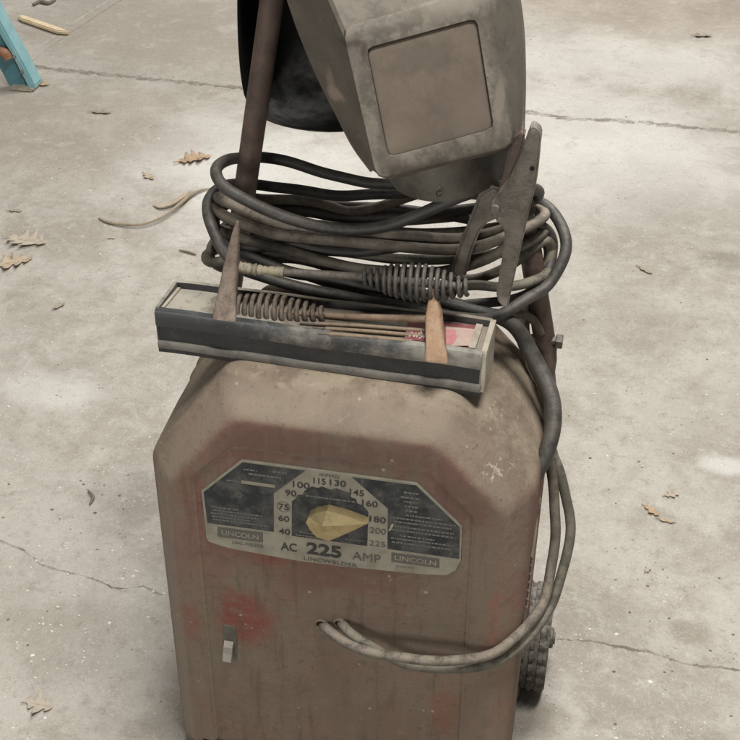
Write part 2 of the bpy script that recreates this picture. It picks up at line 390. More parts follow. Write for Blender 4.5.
# ------------------------------------------------------------------ floor
def W0(u, v): q = onZ(u, v, 0); return (q.x, q.y)
def m_floor():
    t = NT('worn concrete'); p = t.sep()
    big = t.noise(1.1, 6, .62, dist=.4); mid = t.noise(4.5, 9, .72, dist=.3); fine = t.noise(38, 8, .8); grain = t.noise(240, 5, .78)
    col = t.mix(t.ramp(mid, .40, .60), (.345, .315, .272), (.47, .443, .395))
    col = t.mix(t.ramp(big, .40, .66, 0, .55), col, (.50, .475, .43))
    col = t.mix(t.ramp(fine, .52, .62, 0, .42), col, (.26, .232, .192))
    col = t.mix(t.ramp(fine, .46, .36, 0, .48), col, (.57, .55, .505))
    # pale and duller areas; some of the dark ones are painted shade
    def bl(u, v, rx, ry, c, a, sc=5, am=.5):
        nonlocal col
        x, y = W0(u, v); k = t.math('MULTIPLY', t.blob((x, y, 0), (rx, ry, 1), sc, am), a); col = t.mix(k, col, c)
    white = (.68, .67, .64); dull = (.27, .243, .204)
    bl(215, 150, .34, .26, white, .55, 6, .9); bl(300, 190, .45, .33, white, .65, 6, .8); bl(610, 60, .75, .22, white, .45, 5, .9)
    bl(560, 120, .5, .3, white, .5); bl(600, 170, .5, .28, white, .45); bl(50, 390, .13, .07, white, .5, 12)
    bl(725, 465, .06, .035, white, .7, 18); bl(150, 40, .6, .5, dull, .35, 3); bl(700, 220, .3, .2, dull, .3, 5)
    bl(60, 130, .55, .35, (.30, .26, .215), .5, 4); bl(170, 30, .5, .35, (.32, .275, .23), .5, 4); bl(60, 640, .14, .12, (.29, .26, .215), .4, 9); bl(640, 320, .2, .12, (.30, .27, .225), .35, 9); bl(610, 620, .1, .08, dull, .35, 10); bl(690, 632, .04, .03, (.2, .16, .12), .5, 20)
    bl(645, 8, .5, .3, (.36, .29, .235), .45, 3); bl(735, 262, .1, .05, (.18, .16, .13), .5, 8)  # last patch paints a small shadow at the right edge
    bl(170, 725, .05, .05, dull, .5, 16); bl(530, 715, .06, .05, (.2, .175, .14), .7, 14)  # dirt smudge at lower left, then the wheel's shadow painted onto the floor
    # pale specks and dark pits
    v1 = t.vor(95, out="Distance"); rnd = t.noise(13, 3, .6)
    col = t.mix(t.math('MULTIPLY', t.ramp(v1, .17, .08), t.ramp(rnd, .52, .64, 0, .8)), col, (.74, .72, .66))
    patch = t.noise(12, 9, .8, dist=.5); col = t.mix(t.ramp(patch, .53, .62, 0, .34), col, (.56, .54, .49)); col = t.mix(t.ramp(patch, .46, .37, 0, .32), col, (.29, .262, .22))
    v2 = t.vor(60, vec=t.comb(t.math('ADD', p[0], 3.3), p[1], 0.0)); rn2 = t.noise(9, 3, .6)
    col = t.mix(t.math('MULTIPLY', t.ramp(v2, .15, .07), t.ramp(rn2, .50, .62, 0, .75)), col, (.16, .13, .10))
    v3 = t.vor(260); col = t.mix(t.math('MULTIPLY', t.ramp(v3, .26, .14), t.ramp(t.noise(22, 3, .6), .42, .58, 0, .55)), col, (.72, .69, .62))
    # cracks and joints: distance to a wandering line y = g(x)
    hgt = grain
    def crack(pts, w, c, amp, sc, a=1.0):
        nonlocal col, hgt
        P = [W0(*q) for q in pts]; P.sort()
        x0, x1 = P[0][0], P[-1][0]; ys = [q[1] for q in P]; y0, y1 = min(ys) - .01, max(ys) + .01
        fc = t.n.new("ShaderNodeFloatCurve"); cv = fc.mapping.curves[0]
        for i, q in enumerate(P):
            X, Y = (q[0] - x0) / (x1 - x0), (q[1] - y0) / (y1 - y0)
            if i == 0: cv.points[0].location = (X, Y)
            elif i == len(P) - 1: cv.points[1 if len(cv.points) == 2 else -1].location = (X, Y)
            else: cv.points.new(X, Y)
        for q in cv.points: q.handle_type = 'VECTOR'
        fc.mapping.update()
        xs = t.math('DIVIDE', t.math('SUBTRACT', p[0], x0), x1 - x0); t.lk(xs, fc.inputs["Value"])
        g = t.math('ADD', t.math('MULTIPLY', fc.outputs[0], y1 - y0), y0)
        d = t.math('SUBTRACT', p[1], g)
        d = t.math('ADD', d, t.math('MULTIPLY', t.math('SUBTRACT', t.noise(sc, 6, .7), .5), amp))
        ww = t.math('MULTIPLY', t.ramp(t.noise(34, 6, .75), .36, .64, .12, 1.7), w)
        k = t.ramp(t.math('DIVIDE', t.math('ABSOLUTE', d), ww), 1.0, .4)
        k = t.math('MULTIPLY', k, t.math('MULTIPLY', t.math('GREATER_THAN', xs, 0.0), t.math('LESS_THAN', xs, 1.0)))
        col = t.mix(t.math('MULTIPLY', t.math('MULTIPLY', k, t.ramp(t.noise(21, 5, .7), .40, .58, .35, 1.0)), a), col, c)
        hgt = t.math('SUBTRACT', hgt, t.math('MULTIPLY', k, 1.5))
    dk = (.11, .085, .062)
    crack([(-60, 57), (25, 66), (80, 72), (130, 77), (240, 88), (380, 99), (530, 112), (560, 118), (640, 122), (740, 133), (860, 146)], .011, (.17, .137, .108), .035, 22, .8)
    crack([(-10, 545), (0, 541), (24, 550), (42, 565), (95, 580), (119, 589), (143, 586), (162, 596)], .0022, dk, .016, 45, .8)
    crack([(548, 637), (555, 638), (602, 643), (625, 648), (652, 653), (689, 665), (740, 670), (800, 676)], .0020, dk, .016, 45, .75)
    crack([(20, 62), (52, 38), (75, 22), (112, -2), (150, -25)], .022, (.60, .56, .50), .03, 16, .8)
    crack([(24, 67), (56, 43), (79, 27), (116, 3), (154, -20)], .012, (.2, .165, .13), .03, 16, .7)
    col = t.mix(t.ramp(grain, .52, .70, 0, .38), col, (.22, .19, .15)); col = t.mix(t.ramp(grain, .46, .32, 0, .38), col, (.60, .57, .51))
    col = t.mix(t.ramp(t.noise(85, 6, .75, dist=.6), .55, .72, 0, .42), col, (.25, .215, .17))
    bp = t.bump(hgt, .6, .003); bp = t.bump(fine, .4, .008, bp)
    return t.done(col, t.ramp(fine, .3, .7, .55, .85), 0, bp, .35)
n = 24; xs = [-7 + 14 * i / n for i in range(n + 1)]; ysq = [-4 + 14 * i / n for i in range(n + 1)]
fl = mk('concrete_floor', ([(x, y, 0) for y in ysq for x in xs], [(j * (n + 1) + i, j * (n + 1) + i + 1, (j + 1) * (n + 1) + i + 1, (j + 1) * (n + 1) + i) for j in range(n) for i in range(n)]), m_floor(), smooth=0)
tag(fl, 'worn dusty grey concrete floor with cracks and joints', 'floor', kind='structure')

# ------------------------------------------------------------------ welding machine
wm = empty('welding_machine', (0, .1, 0), 'old grimy red and brown stick welding machine on wheels with amp dial', 'welder')
BASE = [(-.216, .012), (-.214, .484), (-.122, .604), (.115, .603), (.206, .506), (.204, .012)]
def cring(y, d, r=.034):
    rr = [.006, r, r, r, r, .006]
    return [V((x, y, z)) for x, z in fillet(poly2(BASE, d), rr, 7)]
rings = [cring(.208, .016), cring(.212, .006), cring(.212, -.001), cring(.208, -.0025), cring(.202, -.0025), cring(.199, 0.0),
         cring(.186, 0), cring(.183, -.002), cring(.177, -.002), cring(.173, 0), cring(.12, -.001), cring(.06, -.0005)]
RB = .034
for y_, d_ in ((.042, 0.0), (.037, .0005), (.033, .0022), (.029, .0048), (.023, .0098), (.016, .0155), (.009, .0215), (.0045, .0260), (.0018, .0300), (.0004, .0330), (0, .0355)):
    rings.append(cring(y_, d_, .034 - .25 * d_))
rings.append(cring(0, RB + .004, .012))
PAN = [(-.160, .014), (-.158, .482), (-.109, .536), (.095, .536), (.146, .482), (.148, .014)]
pring = lambda y, d: [V((x, y, z)) for x, z in fillet(poly2(PAN, d), [.004, .014, .014, .014, .014, .004], 7)]
rings += [pring(0.0, -.003), pring(.0008, -.0008), pring(.0048, .0020), pring(.0052, .0040)]
shell = mk('case_shell', loft(rings), M['case'], wm, 50)
mk('front_panel', loft([pring(.0056, .001), pring(.0036, .0042), pring(.0034, .0065), pring(.0034, .012)], False), M['panel'], wm, 30)

# nameplate
def PL(u, v, y): q = onY(u, v, .002); return V((q.x, y, q.z))
plate_px = [(201.5, 490.5), (242, 459.5), (417, 482.7), (462.3, 526), (461, 560), (456, 570), (446, 575), (420, 573.8), (343, 566.2), (296, 560.2), (265.5, 554.8), (228, 547.6), (209, 541.5), (206.4, 537.5)]
npl = mk('nameplate', prism([PL(u, v, .0014) for u, v in plate_px], (0, .0022, 0), .0003, 1), M['silver'], wm, 30)
for g_ in (
    prism([PL(u, v, .0010) for u, v in [(203.8, 491.6), (242.6, 461.8), (305.5, 470.2), (273.8, 492.8), (274, 531.2), (207.6, 522.3)]], (0, .0006, 0)),
    prism([PL(u, v, .0010) for u, v in [(352, 476.6), (416.2, 485), (460, 527), (459.2, 558.3), (387.6, 548.2), (388, 508)]], (0, .0006, 0)),
    prism([PL(u, v, .0010) for u, v in [(292, 535.2), (292, 501), (296, 498), (297.5, 494.5), (303, 494), (304.5, 490.5), (312, 486), (318, 487.5), (322, 486), (330, 489), (337, 488), (343, 490.3), (349, 492), (351.5, 497), (356, 498.5), (357.5, 503), (363, 505), (368.5, 511.5), (367.3, 545.5)]], (0, .0006, 0))):
    mk('printed_field', g_, M['field'], npl, 0)

def text_geo(s, u, v, cap, wid, y=.0006, thick=.0, slant=0.0):
    c = bpy.data.curves.new('t', 'FONT'); c.body = s; c.size = 1; c.offset = thick; c.extrude = 0.0
    o = bpy.data.objects.new('t', c); COL.objects.link(o)
    dg = bpy.context.evaluated_depsgraph_get(); me = bpy.data.meshes.new_from_object(o.evaluated_get(dg))
    P = [q.co.copy() for q in me.vertices]; Fc = [tuple(f.vertices) for f in me.polygons]
    bpy.data.objects.remove(o); bpy.data.curves.remove(c); bpy.data.meshes.remove(me)
    x0, x1 = min(q.x for q in P), max(q.x for q in P); y0, y1 = min(q.y for q in P), max(q.y for q in P)
    ctr = PL(u, v, y)
    vs = [V((ctr.x + ((q.x - x0) / (x1 - x0) - .5) * wid, y, ctr.z + ((q.y - y0) / (y1 - y0) - .5) * cap)) for q in P]
    return vs, Fc
K = 1.0 / 962
nums = [('100', 301.4, 484.5, 17.5), ('90', 291, 492.6, 11.5), ('60', 284, 518, 11.5), ('40', 284.6, 531, 12), ('75', 283.8, 506.3, 11),
        ('115', 319.7, 480.6, 12.5), ('130', 338, 482.6, 16.5), ('145', 357, 492, 14.5), ('160', 370, 503, 16), ('180', 377.8, 519, 16.5)]
for q_, u, v, w_ in nums: mk('dial_number', text_geo(q_, u, v, .0082, w_ * K, thick=.012), M['ink'], npl, 0)
mk('dial_number', text_geo('200', 377.8, 530.4, .0082, 17 * K, thick=.01), M['faint_ink'], npl, 0)
mk('dial_number', text_geo('225', 377.4, 543.2, .0075, 17 * K), M['faint_ink'], npl, 0)
for q_, u, v, h_, w_, th_, m_ in (('AMPERES', 329, 475.3, .0044, 21, 0, 'faint_ink'), ('AC', 289, 546.3, .0118, 17.5, .012, 'ink'), ('225', 324, 549.6, .0172, 37, .03, 'ink'), ('AMP', 366.5, 556.8, .0118, 30, .0, 'faint_ink'),
        ('LINCWELDER', 330.5, 561.3, .0052, 57, .0, 'faint_ink'), ('LINC-WELDER', 248.3, 543.8, .0046, 34, .0, 'faint_ink')):
    mk('lettering', text_geo(q_, u, v, h_, w_ * K, thick=th_), M[m_], npl, 0)
def frame_geo(u0, u1, vc, h, sl=.133, y=.0009):
    um = (u0 + u1) / 2
    return prism([PL(u, vc + (u - um) * sl + dv, y) for u, dv in ((u0, -h), (u1, -h), (u1, h), (u0, h))], (0, .0004, 0))
for u, v, u0, u1, h_, w_ in ((240.4, 534, 217.8, 263, 4.9, 40), (415.6, 559.6, 391.5, 439.5, 4.6, 43)):
    mk('maker_badge', frame_geo(u0, u1, v, h_), M['faint_ink'], npl, 0)
    mk('maker_lettering', text_geo('LINCOLN', u, v, .0071, w_ * K, thick=.015), M['silver'], npl, 0)
# fine print: broken little strokes, plus the number bar and the round mark
rn = random.Random(3); fp = []
def printline(u0, u1, v, h=.75, sl=.133):
    u = u0
    while u < u1:
        w = rn.uniform(1.2, 4.2); w = min(w, u1 - u)
        if w > .6: fp.append(prism([PL(a, v + (a - u0) * sl + b, .0008) for a, b in ((u, -h), (u + w, -h), (u + w, h), (u, h))], (0, .0003, 0)))
        u += w + rn.uniform(.5, 1.4)
def flush():
    if fp: mk('fine_print', join(*fp), M['white_ink'], npl, 0); fp.clear()
printline(244, 257, 468.6, .6); printline(249, 282, 473.2, .7); printline(273, 287, 471.0, .9); flush(); printline(227, 240, 479.5, .6); flush()
for i, (a, b) in enumerate(((212, 238), (213, 262), (211, 258), (212, 250), (213, 268))): printline(a, b, 506 + i * 3.1, .55)
flush(); printline(306, 355, 495, .55); flush()
for i, (a, b) in enumerate(((404, 419), (401, 420), (404, 418), (405, 419), (406, 417))): printline(a, b, 491.6 + i * 4.6, .75)
for i, (a, b) in enumerate(((406, 443), (391, 456), (394, 452), (390, 454), (392, 453), (400, 436), (391, 452), (392, 451))): printline(a, b, 516.5 + i * 4.1 - (4 if a < 400 else 2), .6)
flush(); printline(396, 414, 565.5, .7); flush(); printline(300, 318, 531.5, .5); printline(296, 322, 534, .5); flush(); printline(345, 364, 538, .5)
flush()
mk('code_bar', prism([PL(a, b, .0007) for a, b in ((241.4, 479.6), (275.2, 484.4), (275.2, 487.2), (241.4, 482.6))], (0, .0005, 0)), M['silver'], npl, 0)
def ringmark(u, v, r0, r1):
    q = PL(u, v, .0007); n = 24
    vs = [q + V((math.cos(2 * math.pi * k / n) * r, 0, math.sin(2 * math.pi * k / n) * r)) for r in (r0, r1) for k in range(n)]
    return vs, [(k, (k + 1) % n, n + (k + 1) % n, n + k) for k in range(n)]
mk('round_mark', join(ringmark(239, 494.3, .0030, .0040), text_geo('C', 239, 494.3, .0036, .003, .0007)), M['white_ink'], npl, 0)
mk('scale_ring', ringmark(283.8, 506.3, .0068, .0073), M['faint_ink'], npl, 0)
mk('scratch', prism([PL(a, b, .0006) for a, b in ((388.6, 529.6), (391.5, 524), (394, 523), (392.4, 527.5), (390, 530.6))], (0, .0003, 0)), M['cream'], npl, 0)

# pointer knob: a faceted brass lozenge
def KN(u, v, y): q = onY(u, v, y); return q
base_y = -.004
kc = [(306, 522.5), (308.5, 517), (315, 513.3), (327, 510.8), (347, 516.2), (367.5, 523.8), (348, 533), (329, 541), (317, 537.5), (309.5, 529.5)]
lo = [onY(u, v, -.009) for u, v in kc]
ctr = PL(330, 525, base_y)
low2 = [V((q.x, .001, q.z)) for q in lo]
ap = onY(324.5, 519.0, -.009) + V((0, -.011, 0)); ap2 = onY(342, 520.6, -.009) + V((0, -.008, 0))
nk = len(lo); vs = low2 + lo + [ap, ap2]; A_, B_ = 2 * nk, 2 * nk + 1
fs = [(k, (k + 1) % nk, nk + (k + 1) % nk, nk + k) for k in range(nk)]
L_ = lambda k: nk + k
fs += [(L_(0), L_(1), A_), (L_(1), L_(2), A_), (L_(2), L_(3), A_), (L_(3), L_(4), B_, A_), (L_(4), L_(5), B_), (L_(5), L_(6), B_), (L_(6), L_(7), A_, B_), (L_(7), L_(8), A_), (L_(8), L_(9), A_), (L_(9), L_(0), A_)]
def m_brass():
    t = NT('worn brass'); n = t.noise(60, 5, .6)
    return t.done(t.mix(t.ramp(n, .4, .7), (.56, .455, .245), (.37, .285, .145)), t.ramp(n, .3, .7, .25, .42), .8)
mk('dial_knob', (vs, fs), m_brass(), wm, 12)

# power switch in its slot
sw = mk('switch_plate', prism([PL(u, v, .0022) for u, v in ((222.8, 625), (230, 626), (236, 630), (237.2, 640), (236.6, 662), (223.2, 660.4))], (0, .003, 0), .0006, 1), M['switch_dark'], wm, 30)
mk('switch_lever', loft([[PL(224.4, 640, .0015), PL(233.8, 641.4, .0015), PL(233.6, 658, .0015), PL(224.2, 656.6, .0015)],
                          [PL(224.6, 644, -.003), PL(233.4, 645.4, -.003), PL(233.2, 657, -.007), PL(224.6, 655.8, -.007)]]), M['switch'], sw, 20)
# cable holes
for (u, v, r) in ((321, 624.5, .0085), (339.5, 623.5, .0075)):
    q = PL(u, v, .002); gv = []
    n = 20
    R4 = [(r, .0032), (r, .0012), (r * .82, .0004), (r * .66, .0012), (r * .62, .0029)]
    rgs = [[q + V((math.cos(2 * math.pi * k / n) * a, b - .002, math.sin(2 * math.pi * k / n) * a)) for k in range(n)] for a, b in R4]
    g = mk('cable_hole', loft(rgs, False, False), M['panel'], wm, 40)
    mk('hole_interior', ([q + V((math.cos(2 * math.pi * k / n) * r * .64, .0007, math.sin(2 * math.pi * k / n) * r * .64)) for k in range(n)], [tuple(range(n))]), M['void'], g, 0)
# louvres in the right side
for k in range(7):
    z = .40 - k * .013
    mk('louvre', prism([V((.2045, .045, z)), V((.2045, .145, z)), V((.2085, .145, z - .004)), V((.2085, .045, z - .004))], (.0, 0, -.004), .0008, 1), M['case'], wm, 30)
    mk('louvre_slot', box((.2052, .095, z - .0085), (.0008, .045, .0014)), M['switch_dark'], wm, 0)
# base and running gear
for x_ in (-.165, .165): mk('base_foot', box((x_, .03, .0061), (.02, .025, .006), .002), M['rubber'], wm, 30)
mk('axle', cyl((-.245, .235, .073), (.245, .235, .073), .008), M['steel'], wm, 30)
def wheel(s):
    cx = .219 * s; R = .073; w = .019; n = 72
    prof = [(-w, R * .70), (-w, R * .93), (-w * .85, R * .985), (-w * .62, R), (-w * .58, R * .965), (-w * .30, R * .965), (-w * .26, R * 1.0), (w * .04, R), (w * .08, R * .965), (w * .32, R * .965), (w * .36, R), (w * .85, R * .985), (w, R * .93), (w, R * .70)]
    rg = []
    for k in range(n):
        a = 2 * math.pi * k / n; j = 1 - (.045 if k % 3 == 0 else 0)
        rg.append([V((cx + x, .235 + math.cos(a) * r * (j if r > R * .97 else 1), .073 + math.sin(a) * r * (j if r > R * .97 else 1))) for x, r in prof])
    rg.append(rg[0])
    wh = mk('wheel', loft(rg, False, False, False), M['tyre'], wm, 35)
    mk('rim', join(cyl((cx - .012, .235, .073), (cx + .012, .235, .073), R * .71, 40, .003), cyl((cx + .012 * s, .235, .073), (cx + .024 * s, .235, .073), .014, 24, .002)), M['steel'], wh, 30)
wheel(1); wheel(-1)
# handle: tube bent over the top, with flattened feet bolted to the case back
HY = .222
lp = [onY(243, 205, HY), onY(257, 110, HY), onY(272, 0, HY)]
dl = (lp[2] - lp[0]).normalized(); L0 = lp[0] - dl * .26; L1 = lp[2] + dl * .13
rp = [onY(546.5, 352, HY), onY(513, 140, HY)]
dr = (rp[1] - rp[0]).normalized(); R0 = rp[0] - dr * .028; R1 = rp[1] + dr * ((L1.z - rp[1].z) / dr.z)
top = [L0, L0.lerp(L1, .5), L1] + spline([L1 + V((.004, 0, .016)), L1 + V((.020, .0, .036)), L1 + V((.05, 0, .046)), R1 + V((-.05, 0, .046)), R1 + V((-.02, 0, .036)), R1 + V((-.004, 0, .016))], 8) + [R1, R1.lerp(R0, .5), R0 + dr * .03]
hd = mk('handle', tube(top, .0122, 20), M['post'], wm, 40)
mk('flattened_foot', loft([[R0 + dr * t + V((math.cos(k * math.pi / 8) * a, math.sin(k * math.pi / 8) * b, 0)) for k in range(16)] for t, a, b in ((.034, .0122, .0122), (.018, .0105, .0155), (.0, .006, .018), (-.022, .0045, .019), (-.024, .003, .017))]), M['post'], hd, 40)
for q0 in (onY(547, 338, HY),):
    mk('handle_bolt', join(cyl(q0 + V((-.026, -.004, 0)), q0 + V((.018, -.004, 0)), .005, 12), cyl(q0 + V((.010, -.004, 0)), q0 + V((.018, -.004, 0)), .009, 6, .001), cyl(q0 + V((-.028, -.004, 0)), q0 + V((-.020, -.004, 0)), .010, 20)), M['steel'], hd, 30)
for q_ in ((-.15, .218, .50), (.183, .218, .47)): mk('handle_bracket', box(q_, (.02, .003, .05), .001), M['steel'], wm, 30)

# ------------------------------------------------------------------ tray across the top
def TZ(u, v, z): return onZ(u, v, z)
ZT = .652
A = TZ(155.2, 309, ZT); B = TZ(482.5, 353, ZT); Bb = TZ(492.5, 321.5, ZT); Ab = TZ(177, 283, ZT)
tr = empty('long_tray', ((A + B) / 2 - V((0, 0, ZT - .6025))).to_tuple(), 'long dusty black plastic tray lying across the top of the welder', 'tray')
ex = (B - A).normalized(); din = (Ab - A); din2 = (Bb - B)
def strip(prof, s0=0.0, s1=1.0, n=24):
    """profile points (depth fraction 0..1 front to back, z) swept from the left end to the right end"""
    rg = []
    for i in range(n + 1):
        s = s0 + (s1 - s0) * i / n; f = A.lerp(B, s); b = Ab.lerp(Bb, s)
        w = .0006 * math.sin(s * 9) + .0004 * math.sin(s * 23)
        rg.append([V((f.lerp(b, t).x, f.lerp(b, t).y, z + w)) for t, z in prof])
    return loft(rg)
mk('tray_body', strip([(.06, .603), (.06, .631), (.09, ZT - .006), (.10, ZT - .0035), (.90, ZT - .0035), (.91, ZT + .004), (1.0, ZT + .004), (1.02, .604), (.95, .602)]), M['tray'], tr, 30)
mk('tray_rim', strip([(-.035, .6325), (-.05, .6345), (-.05, ZT - .0035), (-.03, ZT - .001), (.03, ZT), (.095, ZT - .0005), (.105, ZT - .003), (.085, ZT - .008), (.06, .6325)]), M['tray_strip'], tr, 35)
mk('black_band', strip([(.0, .612), (.0, .633), (.07, .633), (.07, .612)]), M['tray_black'], tr, 30)
mk('tray_lip', strip([(-.04, .6045), (-.055, .6065), (-.055, .6115), (-.04, .6135), (.08, .6135), (.08, .6045)]), M['tray_lip'], tr, 30)
mk('lower_strip', strip([(-.03, .5995), (-.04, .6005), (-.04, .6048), (.09, .6048), (.09, .5995)]), M['tray_black'], tr, 30)
mk('end_wall', strip([(.0, .604), (.0, ZT - .003), (.04, ZT + .0012), (.95, ZT + .0045), (.98, .604)], .996, 1.012, 2), M['cream'], tr, 30)
mk('end_wall', strip([(.0, .606), (.0, ZT - .004), (.06, ZT + .0008), (.93, ZT + .0042), (.98, .606)], -.003, .008, 2), M['tray_rim_dark'], tr, 30)
mk('inner_edge', strip([(.12, ZT - .0035), (.12, ZT - .0005), (.88, ZT - .0005), (.88, ZT - .0035)], .955, .975, 2), M['cream'], tr, 30)
mk('inner_edge', strip([(.12, ZT - .0035), (.12, ZT - .001), (.88, ZT - .001), (.88, ZT - .0035)], .010, .020, 2), M['cream'], tr, 30)

# card in the tray
ZC = ZT - .0035
q = [TZ(u, v, ZC + .0025) for u, v in ((404, 339), (473, 346.5), (476.5, 324.8), (409, 318.5))]
cd = empty('red_card', q[0].to_tuple(), 'red and pink card lying in the tray under the hammer head', 'card')
mk('card_sheet', prism(q, (0, 0, -.002), .0002, 1), M['red_card'], cd, 0)
mk('pale_label', prism([TZ(u, v, ZC + .0028) for u, v in ((446, 346), (471.5, 345.5), (474.8, 329), (446, 326.5))], (0, 0, -.0003)), M['pale_card'], cd, 0)
mk('pink_mark', prism([TZ(u, v, ZC + .0031) for u, v in ((446, 344), (451, 344.5), (455, 341), (457.5, 336.5), (455, 333), (456.5, 330.5), (450, 329), (446, 329.5))], (0, 0, -.0003)), M['pink_card'], cd, 0)
sc = []
for pts in ([(409, 337), (412, 332.5), (414, 337), (416, 333), (417, 337.5)], [(417.5, 334.5), (420, 333), (422, 336.5), (419, 338.5)], [(421, 331), (424, 338), (425.5, 332.5)]):
    sc.append(tube(spline([TZ(u, v, ZC + .003) for u, v in pts], 4), .0007, 6))
mk('white_scrawl', join(*sc), M['white_mark'], cd, 0)
# welding electrodes
for i, (a, b, lab) in enumerate((((300, 322.5), (430, 331), 'tan welding rod lying nearest the back of the tray'), ((312, 327.5), (428, 336.5), 'tan welding rod in the middle of the tray floor'), ((318, 332.8), (412, 341.5), 'shorter tan welding rod lying along the front rim of the tray'))):
    p0, p1 = TZ(*a, ZT - .0012), TZ(*b, ZT - .0012)
    e = empty('welding_rod', p0.to_tuple(), lab, 'welding rod', 'welding rods in the tray')
    d = (p1 - p0)
    mk('flux_coating', tube([p0 + d * .12, p0 + d * .5 + V((0, 0, .0006)), p1], .0022, 10), M['electrode'], e)
    mk('bare_end', tube([p0, p0 + d * .125], .0013, 8), M['steel'], e)

# ------------------------------------------------------------------ hammers
def helix(a, b, rad, wire, turns, seg=8, per=16):
    a, b = V(a), V(b); d = (b - a); T = d.normalized(); N = V((0, 0, 1)); N = (N - T * N.dot(T)).normalized(); Bn = T.cross(N)
    n = int(turns * per); P = []
    for i in range(n + 1):
        s = i / n; x = s * (len(rad) - 1); j = min(int(x), len(rad) - 2); r = (rad[j] + (rad[j + 1] - rad[j]) * (x - j)) * (1 + .10 * mnoise.noise((s * turns * .8, rad[0] * 900, 0)))
        t = 2 * math.pi * (turns * s + .22 * mnoise.noise((s * turns * .55, rad[1] * 700, 5)))
        P.append(a + d * s + (N * math.cos(t) + Bn * math.sin(t)) * r)
    return tube(P, wire, seg)
def head_loft(secs):
    """sections (centre point, half width along X, half depth along Y) -> rounded four sided taper"""
    rg = []
    for c, hx, hy in secs:
        c = V(c); o = []
        for k in range(16):
            a = 2 * math.pi * (k + .5) / 16; ca, sa = math.cos(a), math.sin(a); e = .55
            o.append(c + V((math.copysign(abs(ca) ** e, ca) * hx, math.copysign(abs(sa) ** e, sa) * hy, 0)))
        rg.append(o)
    return loft(rg)
HG = 'chipping hammers across the tray'
# hammer with the rusty orange head
yA = .088
ha = empty('chipping_hammer', onY(380, 318, yA).to_tuple(), 'chipping hammer with orange rusty wedge head and brown spring handle on the tray', 'hammer', HG)
pa = [onY(433, 290, .094), onY(433.5, 300, .089), onY(434, 312, .082), onY(434.5, 325, .073), onY(435.5, 342, .058), onY(436.5, 357, .043), onY(436.8, 361.5, .040)]
mk('hammer_head', head_loft([(pa[0], .003, .005), (pa[1], .0052, .007), (pa[2], .0078, .009), (pa[3], .0088, .010), (pa[4], .0096, .007), (pa[5], .0110, .0035), (pa[6], .0108, .002)]), M['rust_orange'], ha, 50)
mk('shank', tube(spline([onY(228, 308.5, yA + .004), onY(320, 315, yA + .002), onY(380, 317.6, yA), onY(433, 319, yA)], 6), [.0030, .0032, .0042], 12), M['rust_shank'], ha)
mk('spring_handle', helix(onY(233, 308.5, yA + .004), onY(325, 315.2, yA + .002), [.0125, .0145, .0165, .0168, .0155, .013, .0095, .0065], .0025, 12.5), M['spring_brown'], ha)
# hammer with the pointed head standing up at the left
yB = .100
hb = empty('chipping_hammer', onY(300, 270, yB).to_tuple(), 'chipping hammer with tall pointed brown head and dark grey spring handle', 'hammer', HG)
pb = [onY(237.6, 221.5, .098), onY(236.6, 229, .097), onY(234.2, 245, .095), onY(231.6, 264, .092), onY(229, 282, .083), onY(226.6, 300, .070), onY(224.5, 317, .052), onY(224.4, 319.5, .050)]
mk('hammer_head', head_loft([(pb[0], .0012, .0012), (pb[1], .0032, .0035), (pb[2], .0054, .006), (pb[3], .0076, .008), (pb[4], .0088, .009), (pb[5], .0104, .007), (pb[6], .0122, .003), (pb[7], .0118, .0022)]), M['rust_pink'], hb, 50)
mk('shank', tube(spline([onY(232, 266, yB - .006), onY(262, 270, yB), onY(310, 273.5, yB), onY(366, 277.5, yB), onY(462, 287, yB)], 6), [.0042, .0040, .0042, .0045], 12), M['steel'], hb)
rq = random.Random(5)
lump = spline([onY(237, 267.2, yB - .004), onY(246, 268.4, yB - .002), onY(256, 269.6, yB), onY(270, 270.8, yB), onY(284, 272, yB)], 10)
mk('spattered_collar', tube(lump, [(.0056 if i < len(lump) * .5 else .0048) + .0016 * mnoise.noise((i * .55, 2.2, 0)) + rq.uniform(-.0004, .0005) for i in range(len(lump))], 12), M['lumpy_tip'], hb, 60)
mk('spring_handle', helix(onY(364, 277, yB), onY(468, 288, yB), [.0062, .009, .013, .0168, .0182, .0182, .0165, .0135, .010, .0068], .0022, 15.5), M['spring_grey'], hb)

